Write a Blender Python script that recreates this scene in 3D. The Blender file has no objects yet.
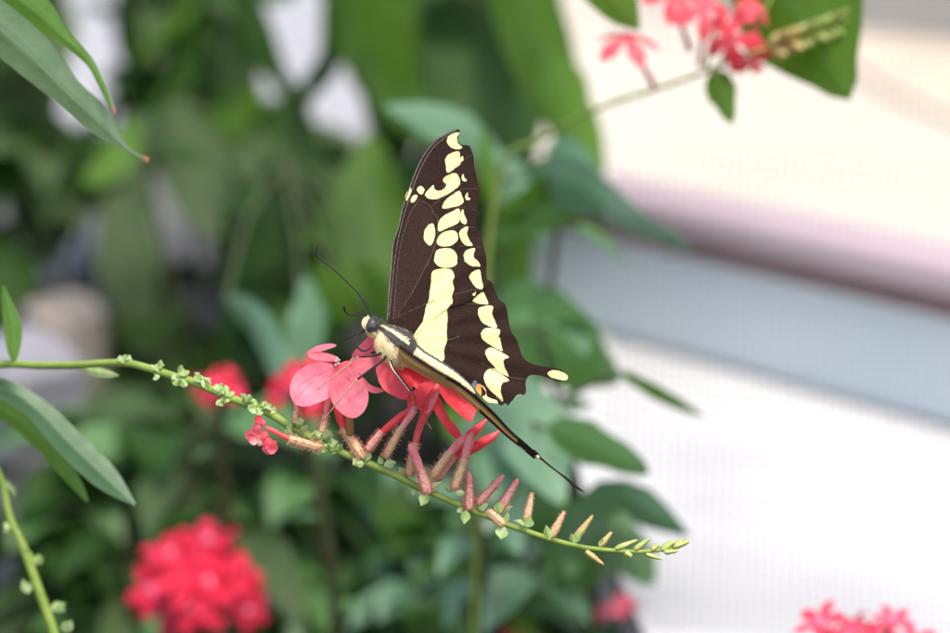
import bpy, bmesh, math, random
from mathutils import Vector, Matrix, Quaternion
from mathutils.geometry import delaunay_2d_cdt
random.seed(11)
sc = bpy.context.scene
COL = sc.collection
R = math.radians

# ------------------------------------------------------------------ camera
CAM_H, PITCH, FOC = 0.44, R(15), 0.64
UPX = 0.36 / 950.0                      # image pixel -> slope (100 mm lens, 36 mm sensor)
CAM = Vector((0, 0, CAM_H))
FW = Vector((0, math.cos(PITCH), -math.sin(PITCH)))
RT = Vector((1, 0, 0))
UP = RT.cross(FW)
U = FOC * UPX                           # size of one pixel at the focus distance, metres

def PD(px, py, d):
    """point d metres along the optical axis"""
    return CAM + FW * d + RT * ((px - 475) * UPX * d) + UP * ((316.5 - py) * UPX * d)
def P(px, py, dz=0.0):
    return PD(px, py, FOC + dz * U)
def proj(v):
    w = v - CAM
    d = max(w.dot(FW), 1e-4)
    return 475 + w.dot(RT) / d / UPX, 316.5 - w.dot(UP) / d / UPX
def ground_at(px, py, z=0.0):
    r = PD(px, py, 1.0) - CAM
    return CAM + r * ((z - CAM_H) / r.z)

cam_d = bpy.data.cameras.new('camera')
cam = bpy.data.objects.new('camera', cam_d)
COL.objects.link(cam)
cam.location = CAM
cam.rotation_euler = (math.pi / 2 - PITCH, 0, 0)
cam_d.sensor_width = 36
cam_d.lens = 100
cam_d.clip_start = 0.01
cam_d.clip_end = 500
cam_d.dof.use_dof = True
cam_d.dof.focus_distance = FOC
cam_d.dof.aperture_fstop = 7.6
sc.camera = cam

# ------------------------------------------------------------------ light
w = bpy.data.worlds.new('World')
sc.world = w
w.use_nodes = True
nt = w.node_tree
nt.nodes.clear()
sky = nt.nodes.new('ShaderNodeTexSky')
sky.sky_type = 'NISHITA'
sky.sun_disc = False
SUN = Vector((0.22, -0.36, 0.90)).normalized()
sky.sun_elevation = math.asin(SUN.z)
sky.sun_rotation = math.atan2(SUN.x, SUN.y)
sky.air_density = 1.0
sky.dust_density = 4.0
bg = nt.nodes.new('ShaderNodeBackground')
bg.inputs[1].default_value = 0.15
wo = nt.nodes.new('ShaderNodeOutputWorld')
nt.links.new(sky.outputs[0], bg.inputs[0])
nt.links.new(bg.outputs[0], wo.inputs[0])
sl = bpy.data.lights.new('sun', 'SUN')
sl.energy = 1.5
sl.angle = R(14)
sl.color = (1.0, 0.96, 0.9)
so = bpy.data.objects.new('sun', sl)
COL.objects.link(so)
so.location = (0, 0, 5)
so.rotation_euler = SUN.to_track_quat('Z', 'Y').to_euler()
sc.view_settings.view_transform = 'Standard'
sc.view_settings.look = 'None'
sc.view_settings.gamma = 1
sc.view_settings.exposure = 0.97
sc.view_settings.use_curve_mapping = False

# ------------------------------------------------------------------ materials
def mat(name, col, rough=0.6, col2=None, scale=400.0, trans=0.0, tcol=None, bump=0.0, bscale=None,
        spec=0.5, sheen=0.0, detail=4.0, lo=0.35, hi=0.65, uvveins=None, coat=0.0):
    m = bpy.data.materials.new(name)
    m.use_nodes = True
    n, l = m.node_tree.nodes, m.node_tree.links
    n.clear()
    out = n.new('ShaderNodeOutputMaterial')
    b = n.new('ShaderNodeBsdfPrincipled')
    b.inputs['Roughness'].default_value = rough
    b.inputs['Specular IOR Level'].default_value = spec
    b.inputs['Sheen Weight'].default_value = sheen
    b.inputs['Coat Weight'].default_value = coat
    tc = n.new('ShaderNodeTexCoord')
    c_out = None
    if col2 is not None:
        nz = n.new('ShaderNodeTexNoise')
        nz.inputs['Scale'].default_value = scale
        nz.inputs['Detail'].default_value = detail
        l.new(tc.outputs['Object'], nz.inputs['Vector'])
        rp = n.new('ShaderNodeMapRange')
        rp.inputs[1].default_value = lo
        rp.inputs[2].default_value = hi
        l.new(nz.outputs[0], rp.inputs[0])
        mx = n.new('ShaderNodeMix')
        mx.data_type = 'RGBA'
        mx.inputs[6].default_value = (*col, 1)
        mx.inputs[7].default_value = (*col2, 1)
        l.new(rp.outputs[0], mx.inputs[0])
        c_out = mx.outputs[2]
    if uvveins is not None:                      # leaf midrib and side veins from the leaf's own UV
        vc, wscale = uvveins
        uv = n.new('ShaderNodeUVMap')
        sp = n.new('ShaderNodeSeparateXYZ')
        l.new(uv.outputs[0], sp.inputs[0])
        a = n.new('ShaderNodeMath'); a.operation = 'SUBTRACT'; a.inputs[1].default_value = 0.5
        l.new(sp.outputs[0], a.inputs[0])
        ab = n.new('ShaderNodeMath'); ab.operation = 'ABSOLUTE'
        l.new(a.outputs[0], ab.inputs[0])
        mr = n.new('ShaderNodeMapRange'); mr.inputs[1].default_value = 0.012; mr.inputs[2].default_value = 0.04
        mr.inputs[3].default_value = 1; mr.inputs[4].default_value = 0
        l.new(ab.outputs[0], mr.inputs[0])
        # side veins: stripes of v - |u|
        q = n.new('ShaderNodeMath'); q.operation = 'MULTIPLY_ADD'; q.inputs[1].default_value = -0.55
        l.new(ab.outputs[0], q.inputs[0]); l.new(sp.outputs[1], q.inputs[2])
        s1 = n.new('ShaderNodeMath'); s1.operation = 'MULTIPLY'; s1.inputs[1].default_value = wscale
        l.new(q.outputs[0], s1.inputs[0])
        s2 = n.new('ShaderNodeMath'); s2.operation = 'PINGPONG'; s2.inputs[1].default_value = 0.5
        l.new(s1.outputs[0], s2.inputs[0])
        s3 = n.new('ShaderNodeMapRange'); s3.inputs[1].default_value = 0.0; s3.inputs[2].default_value = 0.07
        s3.inputs[3].default_value = 0.4; s3.inputs[4].default_value = 0
        l.new(s2.outputs[0], s3.inputs[0])
        mxx = n.new('ShaderNodeMath'); mxx.operation = 'MAXIMUM'
        l.new(mr.outputs[0], mxx.inputs[0]); l.new(s3.outputs[0], mxx.inputs[1])
        mv = n.new('ShaderNodeMix'); mv.data_type = 'RGBA'
        l.new(mxx.outputs[0], mv.inputs[0])
        if c_out: l.new(c_out, mv.inputs[6])
        else: mv.inputs[6].default_value = (*col, 1)
        mv.inputs[7].default_value = (*vc, 1)
        c_out = mv.outputs[2]
    if c_out: l.new(c_out, b.inputs['Base Color'])
    else: b.inputs['Base Color'].default_value = (*col, 1)
    if bump:
        nb = n.new('ShaderNodeTexNoise')
        nb.inputs['Scale'].default_value = bscale or scale * 2
        nb.inputs['Detail'].default_value = 5
        l.new(tc.outputs['Object'], nb.inputs['Vector'])
        bp = n.new('ShaderNodeBump')
        bp.inputs['Strength'].default_value = bump
        bp.inputs['Distance'].default_value = 0.0004
        l.new(nb.outputs[0], bp.inputs['Height'])
        l.new(bp.outputs[0], b.inputs['Normal'])
    if trans:
        t = n.new('ShaderNodeBsdfTranslucent')
        if tcol: t.inputs[0].default_value = (*tcol, 1)
        elif c_out: l.new(c_out, t.inputs[0])
        else: t.inputs[0].default_value = (*col, 1)
        ms = n.new('ShaderNodeMixShader')
        ms.inputs[0].default_value = trans
        l.new(b.outputs[0], ms.inputs[1]); l.new(t.outputs[0], ms.inputs[2])
        l.new(ms.outputs[0], out.inputs[0])
    else:
        l.new(b.outputs[0], out.inputs[0])
    return m

M = {}
M['wing_dark'] = mat('wing_brown', (0.022, 0.0105, 0.0075), 0.8, (0.040, 0.020, 0.0145), 2600, lo=0.4, hi=0.75, detail=8, bump=0.8, bscale=4000, spec=0.12, sheen=0.03)
M['wing_cell'] = mat('wing_cell_brown', (0.028, 0.0135, 0.010), 0.8, (0.060, 0.030, 0.0215), 2600, lo=0.4, hi=0.75, detail=8, bump=0.8, bscale=4000, spec=0.15, sheen=0.03)
M['wing_yellow'] = mat('wing_yellow', (0.91, 0.82, 0.37), 0.75, (0.83, 0.71, 0.28), 1700, lo=0.5, hi=0.8, trans=0.15, bump=0.25, bscale=3500, spec=0.2)
M['wing_orange'] = mat('wing_orange', (0.8, 0.28, 0.05), 0.7)
M['wing_blue'] = mat('wing_blue_grey', (0.12, 0.15, 0.22), 0.6)
M['vein'] = mat('wing_vein', (0.15, 0.11, 0.09), 0.75, (0.09, 0.062, 0.05), 1500, spec=0.1)
M['vein_pale'] = mat('wing_vein_yellow', (0.74, 0.66, 0.28), 0.6)
M['costa'] = mat('wing_costa', (0.07, 0.056, 0.048), 0.6, (0.22, 0.19, 0.16), 2600)
M['wing_under'] = mat('wing_underside_tan', (0.95, 0.72, 0.32), 0.7, (0.88, 0.72, 0.30), 300, trans=0.35, bump=0.3, bscale=3000, spec=0.25)
M['wing_pale'] = mat('wing_pale_cream', (0.82, 0.74, 0.5), 0.7)
M['black'] = mat('insect_black', (0.010, 0.009, 0.009), 0.55, (0.02, 0.018, 0.017), 1500, spec=0.25)
M['black_fur'] = mat('black_scales', (0.03, 0.026, 0.024), 0.8, (0.075, 0.065, 0.055), 2000, sheen=0.2)
M['cream'] = mat('cream_scales', (0.82, 0.70, 0.42), 0.85, (0.76, 0.58, 0.28), 700, sheen=0.2)
M['stripe'] = mat('pale_yellow_scales', (0.84, 0.76, 0.42), 0.8)
M['abdomen'] = mat('abdomen_cream', (0.74, 0.66, 0.42), 0.8, (0.62, 0.50, 0.24), 900)
M['eye'] = mat('compound_eye', (0.016, 0.012, 0.016), 0.32, (0.05, 0.045, 0.055), 900, bump=0.5, bscale=9000, coat=0.6)
M['leg'] = mat('leg_tan', (0.50, 0.30, 0.18), 0.5, (0.30, 0.15, 0.10), 900)
M['leg_white'] = mat('leg_white', (0.85, 0.78, 0.62), 0.6)
M['stem'] = mat('leadwort_stem', (0.22, 0.34, 0.045), 0.45, (0.32, 0.42, 0.08), 250, trans=0.12, bump=0.2, bscale=1500)
M['bract'] = mat('bract_green', (0.36, 0.52, 0.14), 0.5, (0.56, 0.68, 0.32), 330, trans=0.3)
M['calyx'] = mat('calyx_tan_red', (0.78, 0.58, 0.30), 0.45, (0.76, 0.27, 0.18), 2100, trans=0.15, bump=0.6, bscale=2600, lo=0.50, hi=0.62)
M['calyx_red'] = mat('calyx_rosy', (0.86, 0.54, 0.40), 0.45, (0.80, 0.22, 0.20), 2100, trans=0.15, bump=0.6, bscale=2600, lo=0.46, hi=0.60)
M['calyx_green'] = mat('calyx_green', (0.50, 0.50, 0.15), 0.45, (0.66, 0.38, 0.17), 900, trans=0.2, bump=0.3, bscale=1500)
M['budgreen'] = mat('young_bud_green', (0.38, 0.50, 0.11), 0.45, (0.52, 0.55, 0.19), 300, trans=0.2)
M['hair'] = mat('gland_hair', (0.86, 0.52, 0.34), 0.3, trans=0.5)
M['hair_red'] = mat('gland_hair_red', (0.86, 0.36, 0.30), 0.3, trans=0.5)
M['petal_pink'] = mat('petal_rose_pink', (0.90, 0.155, 0.20), 0.5, (0.93, 0.30, 0.38), 130, detail=9, trans=0.5, tcol=(0.97, 0.13, 0.17), bump=0.6, bscale=700, spec=0.35, uvveins=None)
M['petal_pink_lit'] = mat('petal_rose_pink_lit', (0.95, 0.22, 0.31), 0.5, (0.95, 0.38, 0.47), 130, detail=9, trans=0.42, tcol=(0.95, 0.16, 0.22), bump=0.6, bscale=700, spec=0.4)  # lit copy of the pink petal, its reflected light painted into the colour
M['petal_red'] = mat('petal_coral_red', (0.90, 0.045, 0.06), 0.48, (0.90, 0.13, 0.165), 130, detail=9, trans=0.42, tcol=(0.97, 0.035, 0.045), bump=0.6, bscale=700, spec=0.35)
M['petal_vein'] = mat('petal_vein', (0.86, 0.16, 0.22), 0.5)
M['petal_coral'] = mat('petal_coral', (0.92, 0.085, 0.115), 0.48, (0.93, 0.19, 0.235), 130, detail=9, trans=0.48, tcol=(0.97, 0.06, 0.08), bump=0.6, bscale=700, spec=0.3)
M['bud_pink'] = mat('bud_pink', (0.95, 0.27, 0.28), 0.5, (0.95, 0.50, 0.46), 400, spec=0.2, trans=0.35, bump=0.3, bscale=900)
M['tube_red'] = mat('corolla_tube_red', (0.90, 0.06, 0.075), 0.45, (0.92, 0.17, 0.18), 300, trans=0.4)
M['tube_pink'] = mat('corolla_tube_pink', (0.92, 0.30, 0.31), 0.45, (0.93, 0.48, 0.46), 300, trans=0.4)
M['wither'] = mat('withered_calyx', (0.28, 0.10, 0.03), 0.7, (0.20, 0.16, 0.03), 500)
M['anther'] = mat('pale_anther', (0.82, 0.62, 0.60), 0.5)
M['lf_soft'] = mat('leaf_soft_green', (0.085, 0.20, 0.06), 0.45, (0.12, 0.25, 0.09), 30, trans=0.4, tcol=(0.18, 0.40, 0.06), uvveins=((0.14, 0.26, 0.10), 14), bump=0.1, bscale=300)
M['lf_stalk'] = mat('stalk_leaf_green', (0.045, 0.115, 0.04), 0.45, (0.065, 0.15, 0.055), 90, trans=0.25, tcol=(0.10, 0.28, 0.04), uvveins=((0.12, 0.21, 0.10), 22), bump=0.25, bscale=700)
VE = ((0.16, 0.24, 0.08), 14)
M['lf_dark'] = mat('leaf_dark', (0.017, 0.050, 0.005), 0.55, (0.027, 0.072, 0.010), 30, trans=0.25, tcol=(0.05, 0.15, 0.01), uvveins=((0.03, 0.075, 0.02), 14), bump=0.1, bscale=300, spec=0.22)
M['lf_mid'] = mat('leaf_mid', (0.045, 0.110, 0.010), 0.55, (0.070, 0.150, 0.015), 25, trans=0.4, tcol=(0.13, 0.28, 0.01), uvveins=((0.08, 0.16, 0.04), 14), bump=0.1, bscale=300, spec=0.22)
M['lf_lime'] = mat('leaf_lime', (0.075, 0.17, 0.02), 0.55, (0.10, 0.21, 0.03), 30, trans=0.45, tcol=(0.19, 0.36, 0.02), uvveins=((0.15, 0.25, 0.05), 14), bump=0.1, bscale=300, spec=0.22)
M['lf_skysheen'] = mat('leaf_green_sky_sheen', (0.10, 0.22, 0.115), 0.45, (0.15, 0.29, 0.16), 40, trans=0.25, tcol=(0.10, 0.25, 0.05), uvveins=((0.13, 0.22, 0.13), 14), bump=0.1, bscale=300, spec=0.8)  # bluish sky reflection on green leaves, put into the base colour
M['lf_pale'] = mat('leaf_pale_green', (0.19, 0.37, 0.22), 0.5, (0.27, 0.45, 0.28), 40, trans=0.4, tcol=(0.35, 0.55, 0.25), uvveins=((0.30, 0.44, 0.26), 14), bump=0.1, bscale=300)
M['lf_grey'] = mat('leaf_grey_green', (0.045, 0.085, 0.028), 0.6, (0.07, 0.11, 0.04), 40, trans=0.3, tcol=(0.11, 0.20, 0.03), uvveins=((0.09, 0.14, 0.06), 14), spec=0.22)
M['lf_long'] = mat('long_leaf_green', (0.10, 0.22, 0.035), 0.4, (0.14, 0.28, 0.05), 130, trans=0.35, tcol=(0.22, 0.42, 0.03), uvveins=((0.17, 0.30, 0.07), 26), bump=0.35, bscale=900)
M['lf_longgrey'] = mat('long_leaf_greygreen', (0.13, 0.21, 0.10), 0.38, (0.17, 0.26, 0.135), 130, trans=0.3, tcol=(0.22, 0.36, 0.08), uvveins=((0.22, 0.31, 0.16), 26), bump=0.35, bscale=900, spec=0.7)
M['lf_stemleaf'] = mat('stem_leaf_green', (0.075, 0.18, 0.042), 0.45, (0.105, 0.23, 0.07), 90, trans=0.25, tcol=(0.10, 0.28, 0.04), uvveins=((0.11, 0.20, 0.09), 22), bump=0.25, bscale=700, spec=0.6)
M['leaf_tip'] = mat('dried_leaf_tip', (0.34, 0.15, 0.06), 0.6, (0.48, 0.28, 0.14), 300)
M['twig'] = mat('twig_green_brown', (0.055, 0.085, 0.025), 0.6, (0.075, 0.08, 0.03), 120)
M['pentas'] = mat('pentas_red', (0.74, 0.018, 0.05), 0.7, (0.78, 0.04, 0.10), 200, spec=0.2, trans=0.25, tcol=(0.8, 0.02, 0.05))
M['pentas_pale'] = mat('pentas_throat', (0.84, 0.24, 0.36), 0.7)
M['petal_hot'] = mat('petal_hot_pink', (0.84, 0.055, 0.12), 0.5, (0.86, 0.10, 0.18), 90, trans=0.35, tcol=(0.9, 0.10, 0.14))
M['soil'] = mat('dark_soil', (0.030, 0.030, 0.024), 0.95, (0.060, 0.052, 0.042), 9, bump=1.0, bscale=60)
M['path'] = mat('pale_concrete', (0.47, 0.462, 0.455), 0.85, (0.56, 0.55, 0.54), 9, bump=0.4, bscale=200)
M['yard'] = mat('pale_sandy_yard', (0.55, 0.495, 0.41), 0.9, (0.46, 0.385, 0.30), 2.2, bump=0.4, bscale=60, lo=0.45, hi=0.75)
M['yard_shaded'] = mat('grey_shaded_yard', (0.27, 0.27, 0.28), 0.95, (0.40, 0.395, 0.40), 60, bump=1.0, bscale=250)
M['sand'] = mat('tan_sand', (0.52, 0.42, 0.32), 0.95, (0.62, 0.53, 0.42), 7, bump=0.6, bscale=120)
M['kick'] = mat('blue_grey_board', (0.54, 0.62, 0.665), 0.7, (0.60, 0.665, 0.70), 8)
M['rail'] = mat('dusty_pink_paint', (0.66, 0.47, 0.49), 0.6, (0.71, 0.53, 0.545), 12)
M['shadow_batten'] = mat('brown_timber_gap_shadow', (0.12, 0.05, 0.05), 0.8, (0.15, 0.07, 0.065), 30)  # brown timber strip, its dark tone also paints the gap shadow under the rail
M['wire'] = mat('mesh_wire', (0.36, 0.365, 0.37), 0.6)
M['wallgrey'] = mat('grey_render', (0.30, 0.29, 0.27), 0.85, (0.36, 0.35, 0.32), 3)
M['stone_grey'] = mat('lavender_grey_stone', (0.19, 0.185, 0.205), 0.8, (0.27, 0.265, 0.29), 14, bump=0.7, bscale=50)
M['stone_beige'] = mat('beige_stone', (0.30, 0.255, 0.21), 0.8, (0.40, 0.35, 0.30), 14, bump=0.7, bscale=50)

# ------------------------------------------------------------------ object helpers
def thing(name, label, cat, loc, group=None):
    o = bpy.data.objects.new(name, None)
    COL.objects.link(o)
    o.location = loc
    o.empty_display_size = 0.01
    o['label'] = label
    o['category'] = cat
    if group: o['group'] = group
    o['_base'] = tuple(loc)
    return o
BASE = {}
def mesh_obj(name, bm, mats, parent=None, label=None, cat=None, group=None, kind=None, base=None, smooth=True):
    """bm holds world coordinates; they are stored relative to the root of the thing"""
    if parent is not None:
        base = BASE[parent.name]
    elif base is None:
        base = Vector((0, 0, 0))
    bmesh.ops.translate(bm, verts=bm.verts, vec=-Vector(base))
    me = bpy.data.meshes.new(name)
    bm.to_mesh(me)
    bm.free()
    for m in mats: me.materials.append(m)
    if smooth:
        for p in me.polygons: p.use_smooth = True
    o = bpy.data.objects.new(name, me)
    COL.objects.link(o)
    if parent is not None:
        o.parent = parent
    else:
        o.location = base
    BASE[o.name] = Vector(base)
    if label: o['label'] = label
    if cat: o['category'] = cat
    if group: o['group'] = group
    if kind: o['kind'] = kind
    return o
def root(name, label, cat, loc, group=None):
    o = bpy.data.objects.new(name, None)
    COL.objects.link(o)
    o.location = loc
    o.empty_display_size = 0.01
    o['label'] = label; o['category'] = cat
    if group: o['group'] = group
    BASE[o.name] = Vector(loc)
    return o

def cr(pts, n):
    """Catmull-Rom through tuples of any length, n samples per span"""
    out = []
    k = len(pts)
    for i in range(k - 1):
        p0, p1, p2, p3 = pts[max(i - 1, 0)], pts[i], pts[i + 1], pts[min(i + 2, k - 1)]
        for j in range(n):
            t = j / n
            out.append(tuple(0.5 * (2 * b + (c - a) * t + (2 * a - 5 * b + 4 * c - d) * t * t + (3 * b - a - 3 * c + d) * t ** 3)
                             for a, b, c, d in zip(p0, p1, p2, p3)))
    out.append(tuple(pts[-1]))
    return out
def crc(pts, n):
    """closed Catmull-Rom"""
    out = []
    k = len(pts)
    for i in range(k):
        p0, p1, p2, p3 = pts[i - 1], pts[i], pts[(i + 1) % k], pts[(i + 2) % k]
        for j in range(n):
            t = j / n
            out.append(tuple(0.5 * (2 * b + (c - a) * t + (2 * a - 5 * b + 4 * c - d) * t * t + (3 * b - a - 3 * c + d) * t ** 3)
                             for a, b, c, d in zip(p0, p1, p2, p3)))
    return out

def tube(bm, pts, rad, sides=8, mi=0, squash=None, caps=True, ribs=0.0):
    """tube along 3D points; radii in metres; squash=(vector, factor) flattens the section along vector"""
    n = len(pts)
    if not hasattr(rad, '__len__'): rad = [rad] * n
    rings = []
    t_prev = None
    nrm = None
    for i in range(n):
        t = (pts[min(i + 1, n - 1)] - pts[max(i - 1, 0)])
        if t.length < 1e-9: t = t_prev or Vector((0, 0, 1))
        t = t.normalized()
        if nrm is None:
            a = Vector((0, 0, 1)) if abs(t.z) < 0.9 else Vector((1, 0, 0))
            nrm = t.cross(a).normalized()
        else:
            nrm = (nrm - t * nrm.dot(t))
            nrm = nrm.normalized() if nrm.length > 1e-6 else t.orthogonal().normalized()
        bn = t.cross(nrm)
        ring = []
        for k in range(sides):
            a = 2 * math.pi * k / sides
            off = (nrm * math.cos(a) + bn * math.sin(a)) * rad[i] * (1 + ribs * math.cos(5 * a) + ribs * .4 * math.sin(9 * a + i * .8))
            if squash:
                off = off - squash[0] * off.dot(squash[0]) * (1 - squash[1])
            ring.append(bm.verts.new(pts[i] + off))
        rings.append(ring)
        t_prev = t
    for i in range(n - 1):
        for k in range(sides):
            f = bm.faces.new((rings[i][k], rings[i][(k + 1) % sides], rings[i + 1][(k + 1) % sides], rings[i + 1][k]))
            f.material_index = mi
    if caps:
        for ring, s in ((rings[0], -1), (rings[-1], 1)):
            f = bm.faces.new(ring if s > 0 else ring[::-1])
            f.material_index = mi
    return rings

def ptube(bm, pts, sides=8, mi=0, n=4, squash=None, ribs=0.0):
    """pts: (px, py, dz, r_px)"""
    q = cr([tuple(map(float, p)) for p in pts], n)
    d = [FOC + p[2] * U for p in q]
    tube(bm, [P(p[0], p[1], p[2]) for p in q], [max(p[3], 0.12) * UPX * dd for p, dd in zip(q, d)], sides, mi, squash, True, ribs)

def spikes(bm, pts, n, length, rad, mi, rnd, lean=0.25):
    """short gland hairs over a tube given by (px,py,dz,r)"""
    q = cr([tuple(map(float, p)) for p in pts], 6)
    for _ in range(n):
        i = rnd.randrange(len(q) - 1)
        t = rnd.random()
        p = [a + (b - a) * t for a, b in zip(q[i], q[i + 1])]
        c = P(p[0], p[1], p[2])
        ax = (P(*q[i + 1][:3]) - P(*q[i][:3])).normalized()
        v = ax.orthogonal().normalized()
        v = Quaternion(ax, rnd.uniform(0, 2 * math.pi)) @ v
        dr = (v + ax * rnd.uniform(-0.1, lean * 2)).normalized()
        b = c + v * (p[3] * U * 0.92)
        L = length * U * rnd.uniform(0.6, 1.25)
        r = rad * U
        s = dr.orthogonal().normalized()
        s2 = dr.cross(s)
        base = [bm.verts.new(b + (s * math.cos(a) + s2 * math.sin(a)) * r) for a in (0, 2.1, 4.2)]
        top = [bm.verts.new(b + dr * L + (s * math.cos(a) + s2 * math.sin(a)) * r * 0.7) for a in (0, 2.1, 4.2)]
        tip = bm.verts.new(b + dr * (L + r * 2))
        for k in range(3):
            bm.faces.new((base[k], base[(k + 1) % 3], top[(k + 1) % 3], top[k])).material_index = mi
            bm.faces.new((top[k], top[(k + 1) % 3], tip)).material_index = mi

def inside(pt, poly):
    x, y = pt
    c = False
    j = len(poly) - 1
    for i in range(len(poly)):
        xi, yi = poly[i]; xj, yj = poly[j]
        if (yi > y) != (yj > y) and x < (xj - xi) * (y - yi) / (yj - yi) + xi:
            c = not c
        j = i
    return c

def patch(bm, outline, dzf, spots=(), spacing=5.0, mi=0, jit=0.25, rnd=random, uvdir=None):
    """flat outline (px) -> triangulated sheet, dzf(x,y) gives its depth; spots: (poly, material index)"""
    verts, edges = [], []
    def loop(poly):
        s = len(verts)
        verts.extend(Vector(p) for p in poly)
        k = len(poly)
        edges.extend((s + i, s + (i + 1) % k) for i in range(k))
    loop(outline)
    for poly, _ in spots: loop(poly)
    x0, x1 = min(p[0] for p in outline), max(p[0] for p in outline)
    y0, y1 = min(p[1] for p in outline), max(p[1] for p in outline)
    y = y0 + spacing / 2
    row = 0
    while y < y1:
        x = x0 + (spacing / 2 if row % 2 else 0)
        while x < x1:
            q = (x + rnd.uniform(-jit, jit) * spacing, y + rnd.uniform(-jit, jit) * spacing)
            if inside(q, outline): verts.append(Vector(q))
            x += spacing
        y += spacing * 0.87
        row += 1
    vc, ve, vf, ov, oe, of = delaunay_2d_cdt(verts, edges, [], 0, 1e-5)
    uvl = bm.loops.layers.uv.get('UVMap') or bm.loops.layers.uv.new('UVMap')
    bv = {}
    for f in vf:
        c = (sum(vc[i].x for i in f) / len(f), sum(vc[i].y for i in f) / len(f))
        if not inside(c, outline): continue
        for i in f:
            if i not in bv:
                bv[i] = bm.verts.new(P(vc[i].x, vc[i].y, dzf(vc[i].x, vc[i].y)))
        try: face = bm.faces.new([bv[i] for i in f])
        except ValueError: continue
        face.material_index = mi
        for poly, k in spots:
            if inside(c, poly): face.material_index = k
    bm.normal_update()
    # one consistent side, towards the camera
    for f in bm.faces:
        pass

def prof(t, a=0.75, b=0.9):
    """leaf half-width profile 0..1"""
    return max(0.0, math.sin(math.pi * t ** a)) ** b
def leaf(bm, ctr, hw, side, fold=0.25, mi=0, tip=None, wav=0.0, rnd=random, nc=6):
    """ctr 3D centre line, hw half widths (m), side: vector or list"""
    uvl = bm.loops.layers.uv.get('UVMap') or bm.loops.layers.uv.new('UVMap')
    n = len(ctr)
    rows = []
    ph = rnd.uniform(0, 6.28)
    for i in range(n):
        t = (ctr[min(i + 1, n - 1)] - ctr[max(i - 1, 0)]).normalized()
        s = side[i] if isinstance(side, list) else side
        s = (s - t * s.dot(t)).normalized()
        nn = s.cross(t).normalized()
        row = []
        for k in range(nc + 1):
            u = k / nc * 2 - 1
            ww = wav * math.sin(ph + i * 1.9 + (3 if u > 0 else 0)) * abs(u) * hw[i]
            row.append((bm.verts.new(ctr[i] + s * (u * hw[i]) + nn * (abs(u) * fold * hw[i] - 0.35 * fold * u * u * hw[i] + ww)), (k / nc, i / (n - 1))))
        rows.append(row)
    for i in range(n - 1):
        for k in range(nc):
            q = (rows[i][k], rows[i][k + 1], rows[i + 1][k + 1], rows[i + 1][k])
            f = bm.faces.new([v for v, _ in q])
            f.material_index = mi
            if tip is not None and i >= n - 1 - tip[0]: f.material_index = tip[1]
            for lp, (_, uv) in zip(f.loops, q): lp[uvl].uv = uv
def pleaf(bm, path, hw, d0, d1, roll=0, fold=0.3, mi=0, tip=None, a=0.75, b=0.9, n=5, wav=0.08, rnd=random, prf=None):
    """leaf along an image path; hw in image pixels; depth d0..d1 metres; roll turns the blade about its midrib"""
    q = cr([tuple(map(float, p)) for p in path], n)
    m = len(q)
    ph = rnd.uniform(0, 6.28)
    ctr, hws, sides = [], [], []
    for i, p in enumerate(q):
        t = i / (m - 1)
        d = d0 + (d1 - d0) * t
        ctr.append(PD(p[0], p[1], d))
        hws.append(max((prf(t) if prf else prof(t, a, b)) * hw * (1 + .10 * math.sin(t * 9 + ph) + .05 * math.sin(t * 23 + ph * 2)), 0.25) * UPX * d)
    for i in range(m):
        t = (ctr[min(i + 1, m - 1)] - ctr[max(i - 1, 0)]).normalized()
        s = t.cross(FW).normalized()
        sides.append(Quaternion(t, R(roll)) @ s)
        hws[i] /= max(math.cos(R(roll)), 0.25)
    leaf(bm, ctr, hws, sides, fold, mi, tip, wav, rnd)

def box(bm, c, sx, sy, sz, mi=0, rot=None):
    r = bmesh.ops.create_cube(bm, size=1)
    mtx = Matrix.Translation(c) @ (rot.to_4x4() if rot else Matrix.Identity(4)) @ Matrix.Diagonal((sx, sy, sz, 1))
    bmesh.ops.transform(bm, matrix=mtx, verts=r['verts'])
    for v in r['verts']:
        for f in v.link_faces: f.material_index = mi

# ================================================================== SETTING
def sheet(name, corners, z, m, drop=0.0):
    bm = bmesh.new()
    top = [bm.verts.new((x, y, z)) for x, y in corners]
    bm.faces.new(top)
    if drop:
        low = [bm.verts.new((x, y, z - drop)) for x, y in corners]
        for i in range(len(top)): bm.faces.new((top[i], low[i], low[(i + 1) % len(top)], top[(i + 1) % len(top)]))
        bmesh.ops.recalc_face_normals(bm, faces=bm.faces)
    return mesh_obj(name, bm, [m], kind='structure', smooth=False)
sheet('ground', [(-200, -200), (200, -200), (200, 200), (-200, 200)], 0.0, M['soil'])
PZ = 0.10                               # the paving lies one kerb step above the planting bed
FA, FB = ground_at(614, 338, PZ), ground_at(950, 428, PZ)
fd = (FB - FA).normalized()
fn = Vector((-fd.y, fd.x, 0))           # away from the camera
if fn.y < 0: fn = -fn
FL, FR_ = FA - fd * 1.1, FA + fd * 1.2
def fxy(v): return (v.x, v.y)
pe0 = ground_at(545, 400, PZ); pe1 = ground_at(650, 648, PZ)
sheet('path', [fxy(FA - fd * 0.12 - fn * 0.002), fxy(FR_ + fd * 2 - fn * 0.002), (4, 0.3), fxy(ground_at(1050, 655, PZ)), fxy(pe1), fxy(pe0)], PZ, M['path'], PZ + .01)
ya, yb = FA - fd * 0.12 + fn * 0.024, FR_ + fd * 2 + fn * 0.024
sheet('yard', [fxy(ya), fxy(yb), (12, 1.2), (12, 14), (ya.x + .05, 14)], PZ, M['yard'], PZ + .01)
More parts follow.
